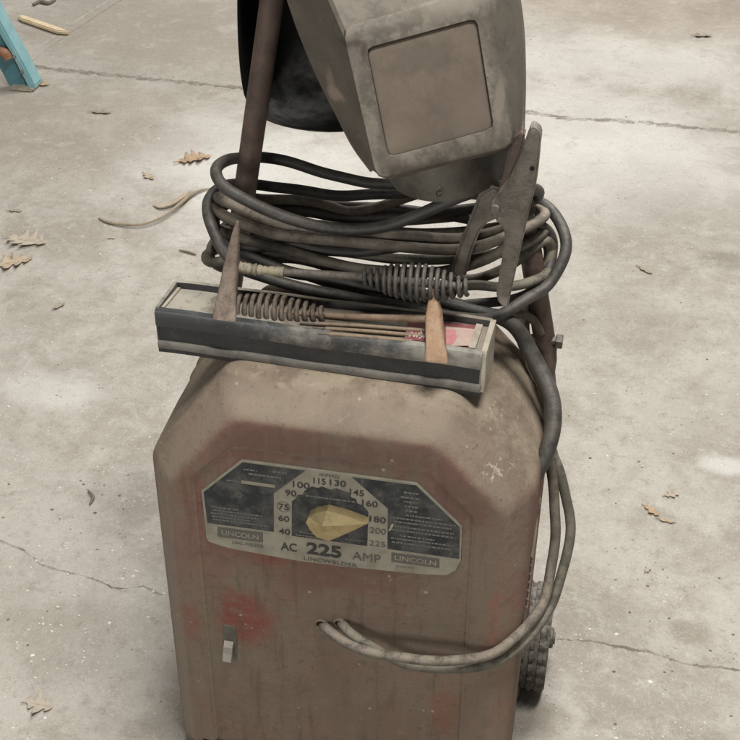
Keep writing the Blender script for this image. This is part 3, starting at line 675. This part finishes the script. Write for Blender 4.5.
# ------------------------------------------------------------------ cables
def path(pts, n=9):
    return spline([onY(u, v, y) for u, v, y in pts], n)
def cable(name, pts, r, mat, label, cat, group=None):
    P = path(pts)
    for _ in range(14):
        P = [P[0]] + [(P[i - 1] + P[i] * 2 + P[i + 1]) / 4 for i in range(1, len(P) - 1)] + [P[-1]]
    ph = sum(map(ord, name)); L = 0; Q = []
    for i, p in enumerate(P):
        if i: L += (p - P[i - 1]).length
        k = min(1, i / 30, (len(P) - 1 - i) / 30)
        Q.append(p + V((mnoise.noise((L * 16, ph, 0)), mnoise.noise((L * 16, ph, 7)), mnoise.noise((L * 16, ph, 13)))) * .0034 * k)
    o = mk(name, tube(Q, r, 14), mat, None, 60, origin=P[0]); tag(o, label, cat, group); return o
yb = .282
cord = [(528, 205, .26), (500, 180, yb), (440, 186, yb), (388, 183, yb), (362, 183, yb), (326, 173.5, yb), (287, 162.5, .28), (255, 156, .272), (237, 156.5, .245), (223, 163, .205), (216, 173, .172), (223, 187, .152), (245, 199.5, .146),
        (271, 212, .146), (300, 221.5, .146), (336, 229.5, .146), (373, 229, .146), (402, 221, .148), (426, 211.5, .15), (448, 202, .152), (485, 190, .16), (520, 186, .18), (541, 192, .215), (530, 202, .255),
        (450, 190, yb + .012), (394, 193, yb + .01), (342, 195.5, yb + .01), (293, 190.5, yb + .005), (251, 183.5, .275), (226, 185, .235), (210, 196, .195), (207.5, 214, .162), (214, 233, .146), (223, 251, .138), (240, 268, .136), (262, 276, .136),
        (300, 288, .136), (329, 293.5, .136), (361, 298.5, .136), (400, 306, .134), (440, 315, .132), (471, 319, .134), (490, 318, .142), (508, 311, .154), (528, 299.5, .172), (547, 287.5, .192), (559, 266, .206), (566, 245, .22), (561, 224, .238), (545, 204, .262), (520, 200, .285),
        (460, 212, .30), (385, 217, .30), (332, 217, .30), (300, 208.5, .295), (252, 212, .28), (224, 228, .24), (216, 243, .195), (240, 255, .162), (300, 272, .16), (380, 289, .158), (440, 301, .152), (476, 310, .15)]
n1 = len(cord)
cord += [(495, 316, .152), (511, 324.5, .156), (525.5, 343, .158), (539, 366, .15), (550.5, 389, .135), (553.5, 414, .115), (550, 441, .095), (542, 463, .082), (530, 482, .07)]
r1 = [.0063] * n1 + [.0076, .0082, .0086, .0088, .0088, .0088, .0088, .0086, .0086]
def expand(r, n=9):
    out = []
    for i in range(len(r) - 1): out += [r[i] + (r[i + 1] - r[i]) * k / n for k in range(n)]
    return out + [r[-1]]
cable('power_cord', cord, expand(r1), M['cable_black'], 'black rubber power cord, darkest coil, dropping thickly down the right of the case', 'cable', 'cables coiled on the handle')
w1 = [(321, 624, .02), (325, 627.5, -.004), (340, 640, -.018), (362, 649, -.026), (400, 657.5, -.034), (430, 660.5, -.034), (461, 660.5, -.026), (493.5, 653, -.006), (521, 634, .024), (539, 611, .05), (547, 595, .064), (551.5, 570, .08), (554.5, 533, .096), (554, 492, .106), (549.5, 462, .112), (547, 446, .118), (550, 415, .14), (547, 390, .16), (536, 367, .182), (523, 346, .20), (520, 325, .215), (533, 292, .222), (550, 264, .226), (552, 240, .238), (535, 222, .268),
      (456, 234, .295), (400, 232, .295), (320, 226, .292), (262, 222, .282), (234, 222, .245), (216, 208, .20), (214, 207, .178), (224, 216.5, .162), (245, 224.5, .156), (274, 233.5, .156), (310, 238.5, .156), (358, 242.5, .156), (397, 246.5, .156), (456, 250, .156), (502, 240, .17), (530, 226, .198), (546, 214, .226), (530, 208, .262),
      (450, 188, .30), (404, 199, .298), (388, 204, .298), (352, 212, .298), (316, 201.5, .295), (261, 199, .282), (236, 194, .24), (218, 196, .196), (222, 201.5, .172), (238, 209, .166), (271, 220.5, .166), (300, 229, .168), (340, 235.5, .168), (385, 237.5, .168), (402, 236.5, .17), (436, 238, .17), (460, 239, .172), (500, 231, .185), (532, 214, .21)]
cable('electrode_cable', w1, .0058, M['cable_brown'], 'brown welding cable leaving the left front hole, inner of the pair at right', 'cable', 'cables coiled on the handle')
w2 = [(340, 622.5, .02), (343, 625, -.002), (352, 634, -.012), (368, 645, -.018), (400, 663, -.022), (420, 667, -.022), (461, 669, -.016), (495, 662, .002), (524, 643, .03), (543, 619, .054), (553, 602, .068), (562.5, 574.5, .084), (568.8, 542, .098), (567.8, 505.5, .112), (560, 470, .118), (551, 450, .128), (553, 415, .152), (550, 392, .172), (540, 368, .195), (528, 345, .212), (525, 322, .226), (536, 294, .236), (547, 268, .24), (549, 246, .248), (530, 234, .27),
      (460, 240, .30), (373, 238, .30), (300, 234, .296), (255, 238, .282), (224, 246, .24), (206.5, 255, .20), (211, 263.5, .172), (230, 259, .172), (254, 255.2, .172), (272, 253, .174), (290, 250.5, .176), (331, 250.5, .178), (373, 257, .178), (400, 259, .178), (456, 259, .176), (499, 254, .182), (527, 243, .205), (546, 230, .232), (530, 222, .27),
      (450, 242, .298), (330, 244, .296), (262, 238, .283), (236, 232, .235), (219, 230, .185), (232, 236, .166), (250, 241.5, .164), (272, 247, .164), (291, 250.5, .163), (311, 257, .162), (333, 263, .16), (358, 268, .16), (400, 272, .158), (440, 272, .158), (472, 264, .158), (505, 249, .166), (522, 232, .168), (508, 212, .158), (499, 206, .15)]
cable('ground_cable', w2, .0057, M['cable_olive'], 'olive welding cable leaving the right front hole, outer of the pair at right', 'cable', 'cables coiled on the handle')
# a spare lead whose loops show beside the clamp
w3 = [(430, 270, .20), (467, 281, .196), (499, 271, .196), (521, 259, .205), (545, 239, .225), (553, 250, .235), (549, 272, .22), (534, 279, .19), (518, 284.5, .18), (494, 288, .172), (467, 286.5, .168), (430, 296, .166), (390, 300, .17), (330, 284, .175), (280, 268, .18), (240, 262, .20)]
cable('spare_lead', w3, .0054, M['cable_olive'], 'short olive lead crossing behind the legs of the clamp', 'cable', 'cables coiled on the handle')

w4 = [(541, 333, .212), (533, 320, .205), (522, 315, .196), (511, 314.5, .186), (490, 312, .178), (455, 302, .172), (420, 292, .172), (380, 280, .176), (340, 272, .18), (310, 264, .182), (285, 258, .18), (255, 262, .176), (232, 270, .175), (214, 262, .185), (210, 246, .21), (226, 236, .25), (262, 226, .29), (330, 224, .305), (400, 222, .305), (470, 216, .3)]
cable('spare_lead', w4, .0050, M['cable_brown'], 'thin brown lead ending at the bolt of the right handle post', 'cable', 'cables coiled on the handle')
w5 = [(470, 220, .30), (400, 208, .302), (340, 206, .302), (290, 202, .298), (250, 201, .282), (224, 206, .24), (213, 222, .19), (222, 238, .168), (246, 246, .168), (280, 246, .170), (320, 250, .172), (360, 252, .174), (410, 246, .174), (460, 244, .176), (505, 232, .188), (532, 221, .212), (548, 232, .236), (552, 254, .232), (546, 276, .214), (534, 290, .196), (512, 300, .182), (480, 303, .172), (450, 306, .168)]
cable('spare_lead', w5, .0054, M['cable_black'], 'thin black lead whose end shows under the spring of the dark handled hammer', 'cable', 'cables coiled on the handle')

# ------------------------------------------------------------------ ground clamp
yc = .122
gc = empty('ground_clamp', onY(495, 210, yc).to_tuple(), 'dusty steel ground clamp with open handles biting the handle post beside the helmet', 'clamp')
def sm(p, k=4): return [(a, b) for a, b in p]
rarm = [(531, 127), (540.3, 132.5), (539.5, 150), (537.5, 172), (535, 190), (529, 212), (524.5, 233), (520.5, 250), (515, 275), (510.5, 295), (506.5, 309), (501.5, 306), (496.5, 298), (497.5, 286), (501, 264), (503.5, 246), (504.5, 233.5), (502, 226), (496.5, 222), (493, 214), (494, 203), (499, 194), (506, 187), (514, 172), (519, 160), (524.5, 144)]
mk('clamp_arm', prism([onY(u, v, yc) for u, v in resample(clean(rarm + [rarm[0]]), 56)], (0, .017, 0), .0014, 2), M['clamp'], gc, 40)
larm = [(478.5, 196), (485, 190.5), (494, 186.5), (501, 191), (503, 205), (500, 216), (494, 221), (487, 224), (481, 231), (475.5, 243), (471, 256), (467, 272), (464, 279), (456, 277.5), (451.5, 271), (454, 261), (459, 245), (465, 231), (471, 216)]
mk('clamp_arm', prism([onY(u, v, yc + .019) for u, v in resample(clean(larm + [larm[0]]), 56)], (0, .016, 0), .0030, 3), M['clamp'], gc, 40)
jaw = [(503, 196), (499, 186), (502.5, 176), (505.5, 163), (508, 150), (514, 139), (524.5, 132.5), (522, 148), (517, 162), (512, 173), (509, 183), (508.5, 190)]
mk('clamp_jaw', prism([onY(u, v, yc + .018) for u, v in resample(clean(jaw + [jaw[0]]), 36)], (0, .014, 0), .002, 2), M['post'], gc, 40)
q0 = onY(495, 208.5, yc)
mk('pivot_bolt', join(cyl(q0 + V((0, -.004, 0)), q0 + V((0, .038, 0)), .0045, 14), cyl(q0 + V((0, -.0025, 0)), q0 + V((0, .001, 0)), .0048, 14, .0012)), M['steel'], gc, 30)
mk('clamp_spring', helix(q0 + V((.004, .004, -.004)), q0 + V((.004, .034, -.004)), [.009, .009], .0018, 5), M['steel'], gc)
q1 = onY(532, 168.5, yc - .0004)
mk('arm_hole', cyl(q1 + V((0, -.0004, 0)), q1 + V((0, .004, 0)), .0024, 14), M['void'], gc, 0)

# ------------------------------------------------------------------ grey welding helmet
nrm = (-FW + RG * .34 - UP * .26).normalized()
P0 = onY(440, 165, .085)
hl = empty('welding_helmet', onY(445, 195, .12).to_tuple(), 'grey dusty welding helmet with square lens window hanging on the handle', 'helmet')
def HP(u, v, off): return onP(u, v, P0 + nrm * off, nrm)
def hring(sides, off, n=16, rnd=0):
    """four px polylines (left going down, bottom, right going up, top) -> ring on the plane"""
    pts = []
    for sd in sides: pts += resample(clean(sd) if len(sd) > 2 else sd, n)
    for _ in range(rnd):
        pts = [((pts[i - 1][0] + 2 * pts[i][0] + pts[(i + 1) % len(pts)][0]) / 4, (pts[i - 1][1] + 2 * pts[i][1] + pts[(i + 1) % len(pts)][1]) / 4) for i in range(len(pts))]
    return [HP(u, v, off if not callable(off) else off(u, v)) for u, v in pts]
def quad(tl, tr_, br, bl): return [[tl, bl], [bl, br], [br, tr_], [tr_, tl]]
lens = quad((367.5, 49.5), (475.5, 19.5), (492.5, 128), (389, 156.5))
lens_o = quad((366, 48), (476.8, 17.8), (494.2, 129), (388, 158.2))
face = quad((347, 30), (480, -10), (510, 143.5), (380, 175.5))
face_o = quad((340.5, 26), (487, -17), (515.5, 146.5), (376.5, 181))
face_m = quad((342.5, 28.2), (484.5, -14.5), (514.3, 145.8), (377.2, 179.3))
base_l = [(296, -80), (312, -25), (331, 40), (352, 97), (365, 136), (379, 179)]
boxb = [base_l, [(379, 179), (440, 168), (519, 148)], [(519, 148), (517, 70), (506, -20), (500, -95)], [(500, -95), (400, -110), (296, -80)]]
boxb2 = [[(a - 2, b - 1) for a, b in base_l], [(377, 180), (440, 169), (520, 147)], [(520, 147), (519, 70), (509, -20), (503, -97)], [(503, -97), (400, -113), (294, -81)]]
rim_l = [(250, -95), (272, -40), (287, 0), (299, 34), (317, 77), (335, 113), (352, 146), (368, 168), (384, 181)]
rimr = [(521, 140), (522.5, 122), (524, 81), (524.3, 32), (520.5, 0), (510, -60), (496, -120)]
rim = [rim_l, [(384, 181), (440, 172), (521, 140)], rimr, [(496, -120), (380, -140), (250, -95)]]
rim_in = [[(a + 5, b) for a, b in rim_l], [(387, 180), (440, 171), (519, 140)], [(a - 3, b) for a, b in rimr], [(492, -117), (380, -136), (255, -92)]]
rgs = [hring(lens, -.0042, rnd=1), hring(lens_o, -.0008, rnd=1), hring(lens_o, 0, rnd=1), hring(face, .0, rnd=2), hring(face_m, -.0015, rnd=2), hring(face_o, -.006, rnd=2),
       hring(boxb, -.038, rnd=1), hring(boxb2, -.041, rnd=1), hring(rim, -.085, rnd=1), hring(rim, -.105, rnd=2), hring(rim_in, -.106, rnd=2), hring(rim_in, -.085, rnd=2), hring(boxb, -.045, rnd=3)]
mk('helmet_shell', loft(rgs, False, True), M['helmet'], hl, 32)
mk('lens_plate', loft([hring(lens, -.0055, rnd=1), hring(lens, -.0030, rnd=1), hring(quad((371, 52), (473, 23.5), (489.5, 126), (392, 153)), -.0024, rnd=1)], True, True), M['lens'], hl, 30)
# raised flange along the open edge
mk('edge_flange', tube([HP(u, v, -.098) for u, v in clean([(289.5, 0), (301.5, 34), (319.5, 77), (337.5, 113), (354.5, 146), (372, 170)])], .004, 10, flat=.6), M['helmet'], hl)
mk('edge_flange', tube([HP(u, v, -.080) for u, v in clean([(521.5, 128), (522.5, 80), (521, 30), (516, -10)])], .0035, 10), M['helmet'], hl)
def add_spot(mat, c, r, colr, amt, sc=60, am=.9):
    t = NT.__new__(NT); t.m = mat; t.t = mat.node_tree; t.n = t.t.nodes; t.b = t.n["Principled BSDF"]; t.g = [q for q in t.n if q.type == 'NEW_GEOMETRY'][0]
    old = t.b.inputs["Base Color"].links[0].from_socket
    t.lk(t.mix(t.math('MULTIPLY', t.blob(c, r, sc, am), amt), old, colr), t.b.inputs["Base Color"])
for (u_, v_, f_, r_, c_, a_) in ((338, 92, -.07, (.014, .03, .012), (.30, .22, .18), .8), (332, 78, -.07, (.008, .03, .02), (.26, .20, .16), .6), (352, 40, -.01, (.018, .02, .005), (.04, .03, .024), .8), (364, 50, 0, (.004, .02, .012), (.05, .035, .028), .8),
        (500, 100, 0, (.006, .03, .05), (.24, .21, .17), .5), (420, 168, 0, (.05, .03, .006), (.045, .038, .03), .6), (470, -4, 0, (.06, .04, .02), (.27, .24, .2), .5), (385, 30, 0, (.04, .03, .006), (.06, .052, .042), .6), (384, 120, 0, (.007, .03, .05), (.055, .047, .037), .6)):
    q = HP(u_, v_, f_); add_spot(M['helmet'], tuple(q), r_, c_, a_)
for (u_, v_, r_, c_, a_) in ((430, 60, (.05, .04, .02), (.075, .06, .046), .5), (400, 140, (.03, .04, .02), (.16, .13, .1), .5), (470, 110, (.02, .04, .03), (.155, .128, .1), .5)):
    q = HP(u_, v_, 0); add_spot(M['lens'], tuple(q), r_, c_, a_, 30)
# rounded chin below the window housing
ct = [(383, 165), (410, 160), (440, 154), (470, 148), (500, 140), (516, 132)]
cb = [(389, 180), (398, 191), (416, 199), (440, 202), (468, 197), (493, 186), (506, 172), (513, 150)]
ct2, cb2 = resample(clean(ct), 40) + [ct[-1]], resample(clean(cb), 40) + [cb[-1]]
def coff(s): return -.020 - .075 * (2 * s - 1) ** 2
rg = []
for j in range(7):
    w = j / 6
    rg.append([HP(a[0] + (b[0] - a[0]) * w, a[1] + (b[1] - a[1]) * w, coff(i / 40) - .012 * w * w) for i, (a, b) in enumerate(zip(ct2, cb2))])
for j in range(5):  # underside curls back
    w = 1 - j / 5
    rg.append([HP(a[0] + (b[0] - a[0]) * w, a[1] + (b[1] - a[1]) * w, coff(i / 40) - .020) for i, (a, b) in enumerate(zip(ct2, cb2))])
mk('chin_guard', loft(rg, False, False, False), M['helmet_chin'], hl, 50)
def helm_text(s, u, v, cap, wid):
    g = text_geo(s, 330, 520, cap, wid, thick=.02); c = PL(330, 520, .0006)
    ex_ = (RG - nrm * RG.dot(nrm)).normalized(); ex_ = (ex_ + UP * .22).normalized(); uz = nrm.cross(ex_).normalized()
    o = HP(u, v, -.026)
    return [o + ex_ * (q.x - c.x) + uz * (q.z - c.z) + nrm * .0035 for q in g[0]], g[1]
mk('moulded_letter', helm_text('C', 437.5, 193, .006, .006), M['void'], hl, 0)

# ------------------------------------------------------------------ black helmet behind the left post
bh = empty('welding_helmet', onY(300, 120, .29).to_tuple(), 'black curved welding helmet shell hanging behind the left handle post', 'helmet')
outl = [(238, -60), (237.5, -20), (237.5, 20), (239, 55), (241.5, 80), (246, 100), (254, 112), (266, 120), (283, 126), (303, 130), (325, 132), (350, 131), (385, 126), (415, 112), (435, 85), (445, 40), (450, -20), (445, -70), (420, -110), (340, -125), (265, -105)]
cc = clean(outl + [outl[0]]); cc = resample(cc, 72)
cx, cy = 338, 20
rg = []
for s, y in ((.985, .262), (1.0, .260), (1.0, .264), (.995, .275)):
    rg.append([onY(cx + (u - cx) * s, cy + (v - cy) * s, y) for u, v in cc])
rg = [[onY(cx + (u - cx) * s, cy + (v - cy) * s, y) for u, v in cc] for s, y in ((.10, .405), (.35, .40), (.6, .385), (.78, .36), (.90, .33), (.96, .30), (.985, .270), (.990, .262), (1.0, .260), (1.003, .266), (.99, .305), (.93, .34), (.81, .372), (.62, .398), (.35, .412), (.1, .417))]
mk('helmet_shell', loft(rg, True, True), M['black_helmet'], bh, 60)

# ------------------------------------------------------------------ things on the floor
def leaf(px, py, size, rot, mat, label, lobes=4, curl=.25, asp=.55, seed=0, name='oak_leaf', grp='dry leaves on the floor'):
    r = random.Random(seed); o = onZ(px, py, 0); n = 14 * lobes
    def side(ph_):
        out = []
        for i in range(n + 1):
            q = i / n; env = math.sin(math.pi * min(1, q * .93 + .05)) ** .75 * (1.12 - .35 * abs(q - .6))
            lob = .5 + .5 * math.cos(2 * math.pi * (q * lobes - .5 + ph_) + .9 * math.sin(6 * q + ph_ * 9))
            out.append(asp * .5 * env * (.34 + .66 * lob ** .6) * (1 + .22 * mnoise.noise((q * 9, ph_ * 50, seed)) + r.uniform(-.05, .05)))
        return out
    wl_, wr_ = side(r.uniform(-.12, .12)), side(r.uniform(-.12, .12) + .18)
    vs, fs = [], []
    ph = r.uniform(0, 6); tw = r.uniform(-.5, .5)
    def put(x, y):
        z = curl * (y * y * 1.9 + .35 * (x - .5) ** 2 + tw * y * (x - .4)) + curl * .10 * mnoise.noise((x * 4, y * 5, seed * 3.1)) + .06 * curl
        yb_ = y + .10 * math.sin(2.2 * x + ph)
        cr, sr = math.cos(rot), math.sin(rot)
        vs.append((o.x + size * ((x - .5) * cr - yb_ * sr), o.y + size * ((x - .5) * sr + yb_ * cr), .0015 + size * max(z, 0)))
    for i in range(n + 1):
        q = i / n; a_, b_ = wl_[i], wr_[i]
        put(q - .22 * a_, -a_); put(q - .1 * a_, -a_ * .5); put(q, 0); put(q - .1 * b_, b_ * .5); put(q - .22 * b_, b_)
    for i in range(n):
        for k in range(4):
            a = i * 5 + k; fs.append((a, a + 1, a + 6, a + 5))
    b = len(vs); cr, sr = math.cos(rot), math.sin(rot)
    st = tube([V((o.x + size * ((x - .5) * cr - .10 * math.sin(2.2 * x + ph) * sr), o.y + size * ((x - .5) * sr + .10 * math.sin(2.2 * x + ph) * cr), .0015 + size * curl * (.25 * (x - .5) ** 2 + .05))) for x in (-.22, -.1, .05, .5, .9)], [size * .012, size * .005], 6)
    g = join((vs, fs), st)
    ob = mk(name, g, M[mat], None, 75, origin=o)
    sol = ob.modifiers.new('thickness', 'SOLIDIFY'); sol.thickness = max(.0006, size * .006); sol.offset = 1
    tag(ob, label, 'leaf', grp); return ob
leaf(28, 242, .084, -.25, 'leaf_pale', 'pale lobed oak leaf by the left edge, upper of the pair', 4, .35, .75, 1)
leaf(14, 264, .076, .5, 'leaf', 'tan oak leaf at the left edge, just below the pale one', 4, .3, .75, 2)
leaf(196, 161, .074, .55, 'leaf_orange', 'orange brown oak leaf lying beside the coiled cables', 4, .5, .7, 3)
leaf(40, 706, .036, .15, 'leaf_pale', 'pale small oak leaf at the bottom left of the floor', 3, .3, .95, 4)
leaf(652, 512, .029, -.5, 'leaf_orange', 'small orange brown leaf on the floor to the right', 3, .4, .5, 5)
leaf(668, 521, .026, -.2, 'leaf', 'tiny tan leaf piece touching the orange leaf at the right', 2, .3, .4, 6)
leaf(672, 495, .024, .6, 'leaf_pale', 'faint pale leaf piece just above the orange leaf at the right', 3, .2, .7, 16)
leaf(648, 570, .014, .9, 'leaf_pale', 'tiny pale leaf scrap below the orange leaf at the right', 2, .3, .8, 7)
leaf(150, 177, .040, -.6, 'leaf', 'small tan leaf left of the cables, above the dry grass stem', 3, .4, .5, 8)
leaf(41, 84, .055, -.1, 'leaf_orange', 'small orange leaf scrap next to the blue ladder foot', 2, .3, .5, 9)
leaf(102, 113, .050, .3, 'leaf_grey', 'grey brown leaf scrap alone on the upper left floor', 2, .5, .4, 10)
leaf(112, 239, .016, .2, 'leaf_pale', 'tiny pale leaf scrap below the dry grass stem', 2, .3, .6, 11)
leaf(16, 212, .028, .1, 'leaf_grey', 'dark grey leaf scrap above the pair of leaves at the left', 2, .3, .5, 12)
leaf(703, 37, .050, .1, 'leaf_grey', 'brown leaf scrap at the far upper right', 2, .6, .5, 13)
leaf(646, 271, .034, -.5, 'leaf_grey', 'thin brown leaf scrap on the floor right of the cables', 2, .4, .35, 14)
leaf(60, 307, .026, .9, 'leaf_grey', 'brown curled leaf scrap left of the tray', 2, .6, .5, 15)
# dry grass stem with a split husk
g1 = [onZ(u, v, z) for u, v, z in ((99, 218, .003), (108, 222, .004), (125, 224.5, .006), (143, 224, .008), (160, 218, .010), (172, 210, .012), (182, 202, .012), (190, 195, .010), (200, 190.5, .006), (212, 188, .003))]
gs = empty('grass_stem', g1[0].to_tuple(), 'long curved dry grass stem lying on the floor left of the cables', 'grass stem')
mk('stem', tube(spline(g1, 6), [.0022, .0034, .003, .0026, .0026, .003, .004, .0044, .003, .0012], 8), M['straw'], gs)
mk('husk', tube(spline([onZ(u, v, z) for u, v, z in ((153, 204.5, .003), (160, 206.5, .006), (172, 203, .010), (183, 196, .012), (192, 190, .008))], 6), [.0012, .0055, .0075, .006, .0015], 8, flat=.5), M['leaf'], gs)
# small dark twigs
for pts, lab in (([(253, 181), (262, 183.5), (272, 187), (283, 190)], 'thin dark twig seen between the handle post and cables'), ([(179, 250), (188, 252), (196, 254.5)], 'short dark twig on the floor left of the coil'), ([(88, 490), (93, 497), (90, 504)], 'tiny dark twig curled left of the machine')):
    P = spline([onZ(u, v, .003) for u, v in pts], 5)
    tag(mk('twig', tube(P, [.0012, .003, .0015], 6), M['grit'], None, 40, origin=P[0]), lab, 'twig', 'twigs on the floor')
# pale wooden stake
sp = [onZ(u, v, 0) for u, v in ((18, 20), (25, 19.4), (60, 31.4), (70.5, 36), (57, 35.2), (22, 23))]
st = mk('wooden_stake', prism([q + V((0, 0, .002)) for q in sp], (0, 0, .012), .003, 2), M['wood'], None, 30, origin=sp[0])
tag(st, 'pale pointed wooden stake lying on the floor at the upper left', 'stake')

# turquoise ladder foot at the left edge
lf = empty('ladder_foot', onZ(25, 92, 0).to_tuple(), 'turquoise ladder rail with its foot on the floor at the left edge', 'ladder')
qb = onZ(32, 91, .0); yl = qb.y
def LY(u, v, dy=0): return onY(u, v, yl + dy)
fl_o = [LY(u, v) for u, v in ((-30, -22), (-23, -26), (2, 26), (20, 58), (35, 87), (34, 91), (29, 92), (22, 74), (0, 36))]
mk('rail_flange', prism(fl_o, (0, .05, 0), .004, 2), M['blue_pale'], lf, 40)
web = [LY(u, v, .012) for u, v in ((-40, -10), (-22, -12), (2, 38), (21, 74), (29, 91), (22, 89), (14, 88), (8, 84), (2, 72), (-25, 30))]
mk('rail_web', prism(web, (0, .006, 0), .001, 1), M['blue'], lf, 40)
mk('foot_pad', prism([LY(u, v, -.01) for u, v in ((8, 87.5), (28, 88.8), (34, 90), (32, 93), (10, 91.5))], (0, .07, 0), .004, 2), M['cream'], lf, 40)
a = LY(-12, 48, -.012)
mk('rung', tube(spline([LY(-30, 46, .0), LY(-4, 50, -.004), LY(5, 53, -.006), LY(8, 58, -.004)], 5), .012, 12), M['orange'], lf)
for u, v in ((14, 57), (22, 72)): mk('rivet', cyl(LY(u, v, -.003), LY(u, v, .002), .005, 10, .001), M['steel'], lf, 40)

# dark bag whose edge shows in the top left corner
bq = onZ(8, -8, 0); rg = []
for j in range(9):
    t = j / 8; row = []
    for k in range(28):
        a = 2 * math.pi * k / 28; w = 1 + .18 * math.sin(3 * a + 2 * t) + .1 * math.sin(7 * a + 5 * t)
        R_ = .17 * math.sqrt(max(.02, 1 - (t * .98) ** 2)) * w
        row.append(bq + V((math.cos(a) * R_ * 1.3, .14 + math.sin(a) * R_ * .9, .002 + .13 * t)))
    rg.append(row)
tag(mk('rag_bundle', loft(rg), M['rubber'], None, 50, origin=bq), 'black bundle just showing at the top left corner', 'bundle')
P = spline([onZ(u, v, .006) for u, v in ((33, 4.5), (40, 1.5), (48, 3), (56, -1))], 5)
tag(mk('twig', tube(P, [.004, .007, .003], 7), M['grit'], None, 40, origin=P[0]), 'dark twig beside the black bundle in the top corner', 'twig', 'twigs on the floor')

# crumbs nobody could count
def crumbs(name, count, mat, smin, smax, seed, label, bias):
    r = random.Random(seed); gs = []
    for _ in range(count):
        u, v = r.uniform(-40, 780), r.uniform(-10, 780)
        if r.random() < .45: u, v = r.choice(bias); u += r.gauss(0, 60); v += r.gauss(0, 32)
        q = onZ(u, v, 0)
        if -.24 < q.x < .24 and -.03 < q.y < .3: continue
        s = smin + (smax - smin) * r.random() ** 3; a = r.uniform(0, 6.28); h = s * r.uniform(.15, .5); n = r.choice((4, 5, 6))
        lo = [q + V((math.cos(a + 6.283 * k / n) * s * r.uniform(.5, 1.1), math.sin(a + 6.283 * k / n) * s * r.uniform(.35, .9), .0002)) for k in range(n)]
        hi = [q + (p - q) * r.uniform(.4, .8) + V((0, 0, h)) for p in lo]
        gs.append(loft([lo, hi], False, True))
    o = mk(name, join(*gs), M[mat], None, 0); tag(o, label, 'debris', kind='stuff')
crumbs('concrete_crumbs', 900, 'chip', .0007, .0042, 11, 'pale concrete crumbs scattered over the floor', [(60, 380), (120, 160), (230, 140), (90, 600), (650, 200), (60, 640), (140, 560), (600, 420)])
crumbs('dark_grit', 330, 'grit', .0007, .0038, 12, 'dark grit scattered over the floor', [(100, 150), (620, 430), (60, 500), (680, 630), (640, 120), (150, 90)])

# ------------------------------------------------------------------ light
w = bpy.data.worlds.new("World"); S.world = w; w.use_nodes = True
w.node_tree.nodes["Background"].inputs[0].default_value = (1.0, .98, .955, 1); w.node_tree.nodes["Background"].inputs[1].default_value = .085
def area(name, loc, target, sx, sy, e, col):
    l = bpy.data.lights.new(name, 'AREA'); l.shape = 'RECTANGLE'; l.size = sx; l.size_y = sy; l.energy = e; l.color = col
    o = bpy.data.objects.new(name, l); COL.objects.link(o); o.location = loc
    o.rotation_euler = (V(target) - V(loc)).to_track_quat('-Z', 'Y').to_euler(); return o
area('ceiling_light', (.55, -.25, 3.3), (.05, .15, .3), 1.2, .35, 72, (1.0, .966, .914))
area('ceiling_light', (.2, 3.0, 3.4), (.0, 2.4, 0), 2.4, 1.2, 95, (1.0, .966, .914))
area('doorway_light', (-.9, -3.6, 1.25), (0, .2, .5), 1.5, 1.2, 42, (1.0, .966, .914))
S.view_settings.view_transform = 'Standard'; S.view_settings.look = 'None'; S.view_settings.exposure = .55; S.view_settings.gamma = 1
S.cycles.caustics_reflective = False; S.cycles.caustics_refractive = False
S.render.engine = 'CYCLES'; S.cycles.use_denoising = True
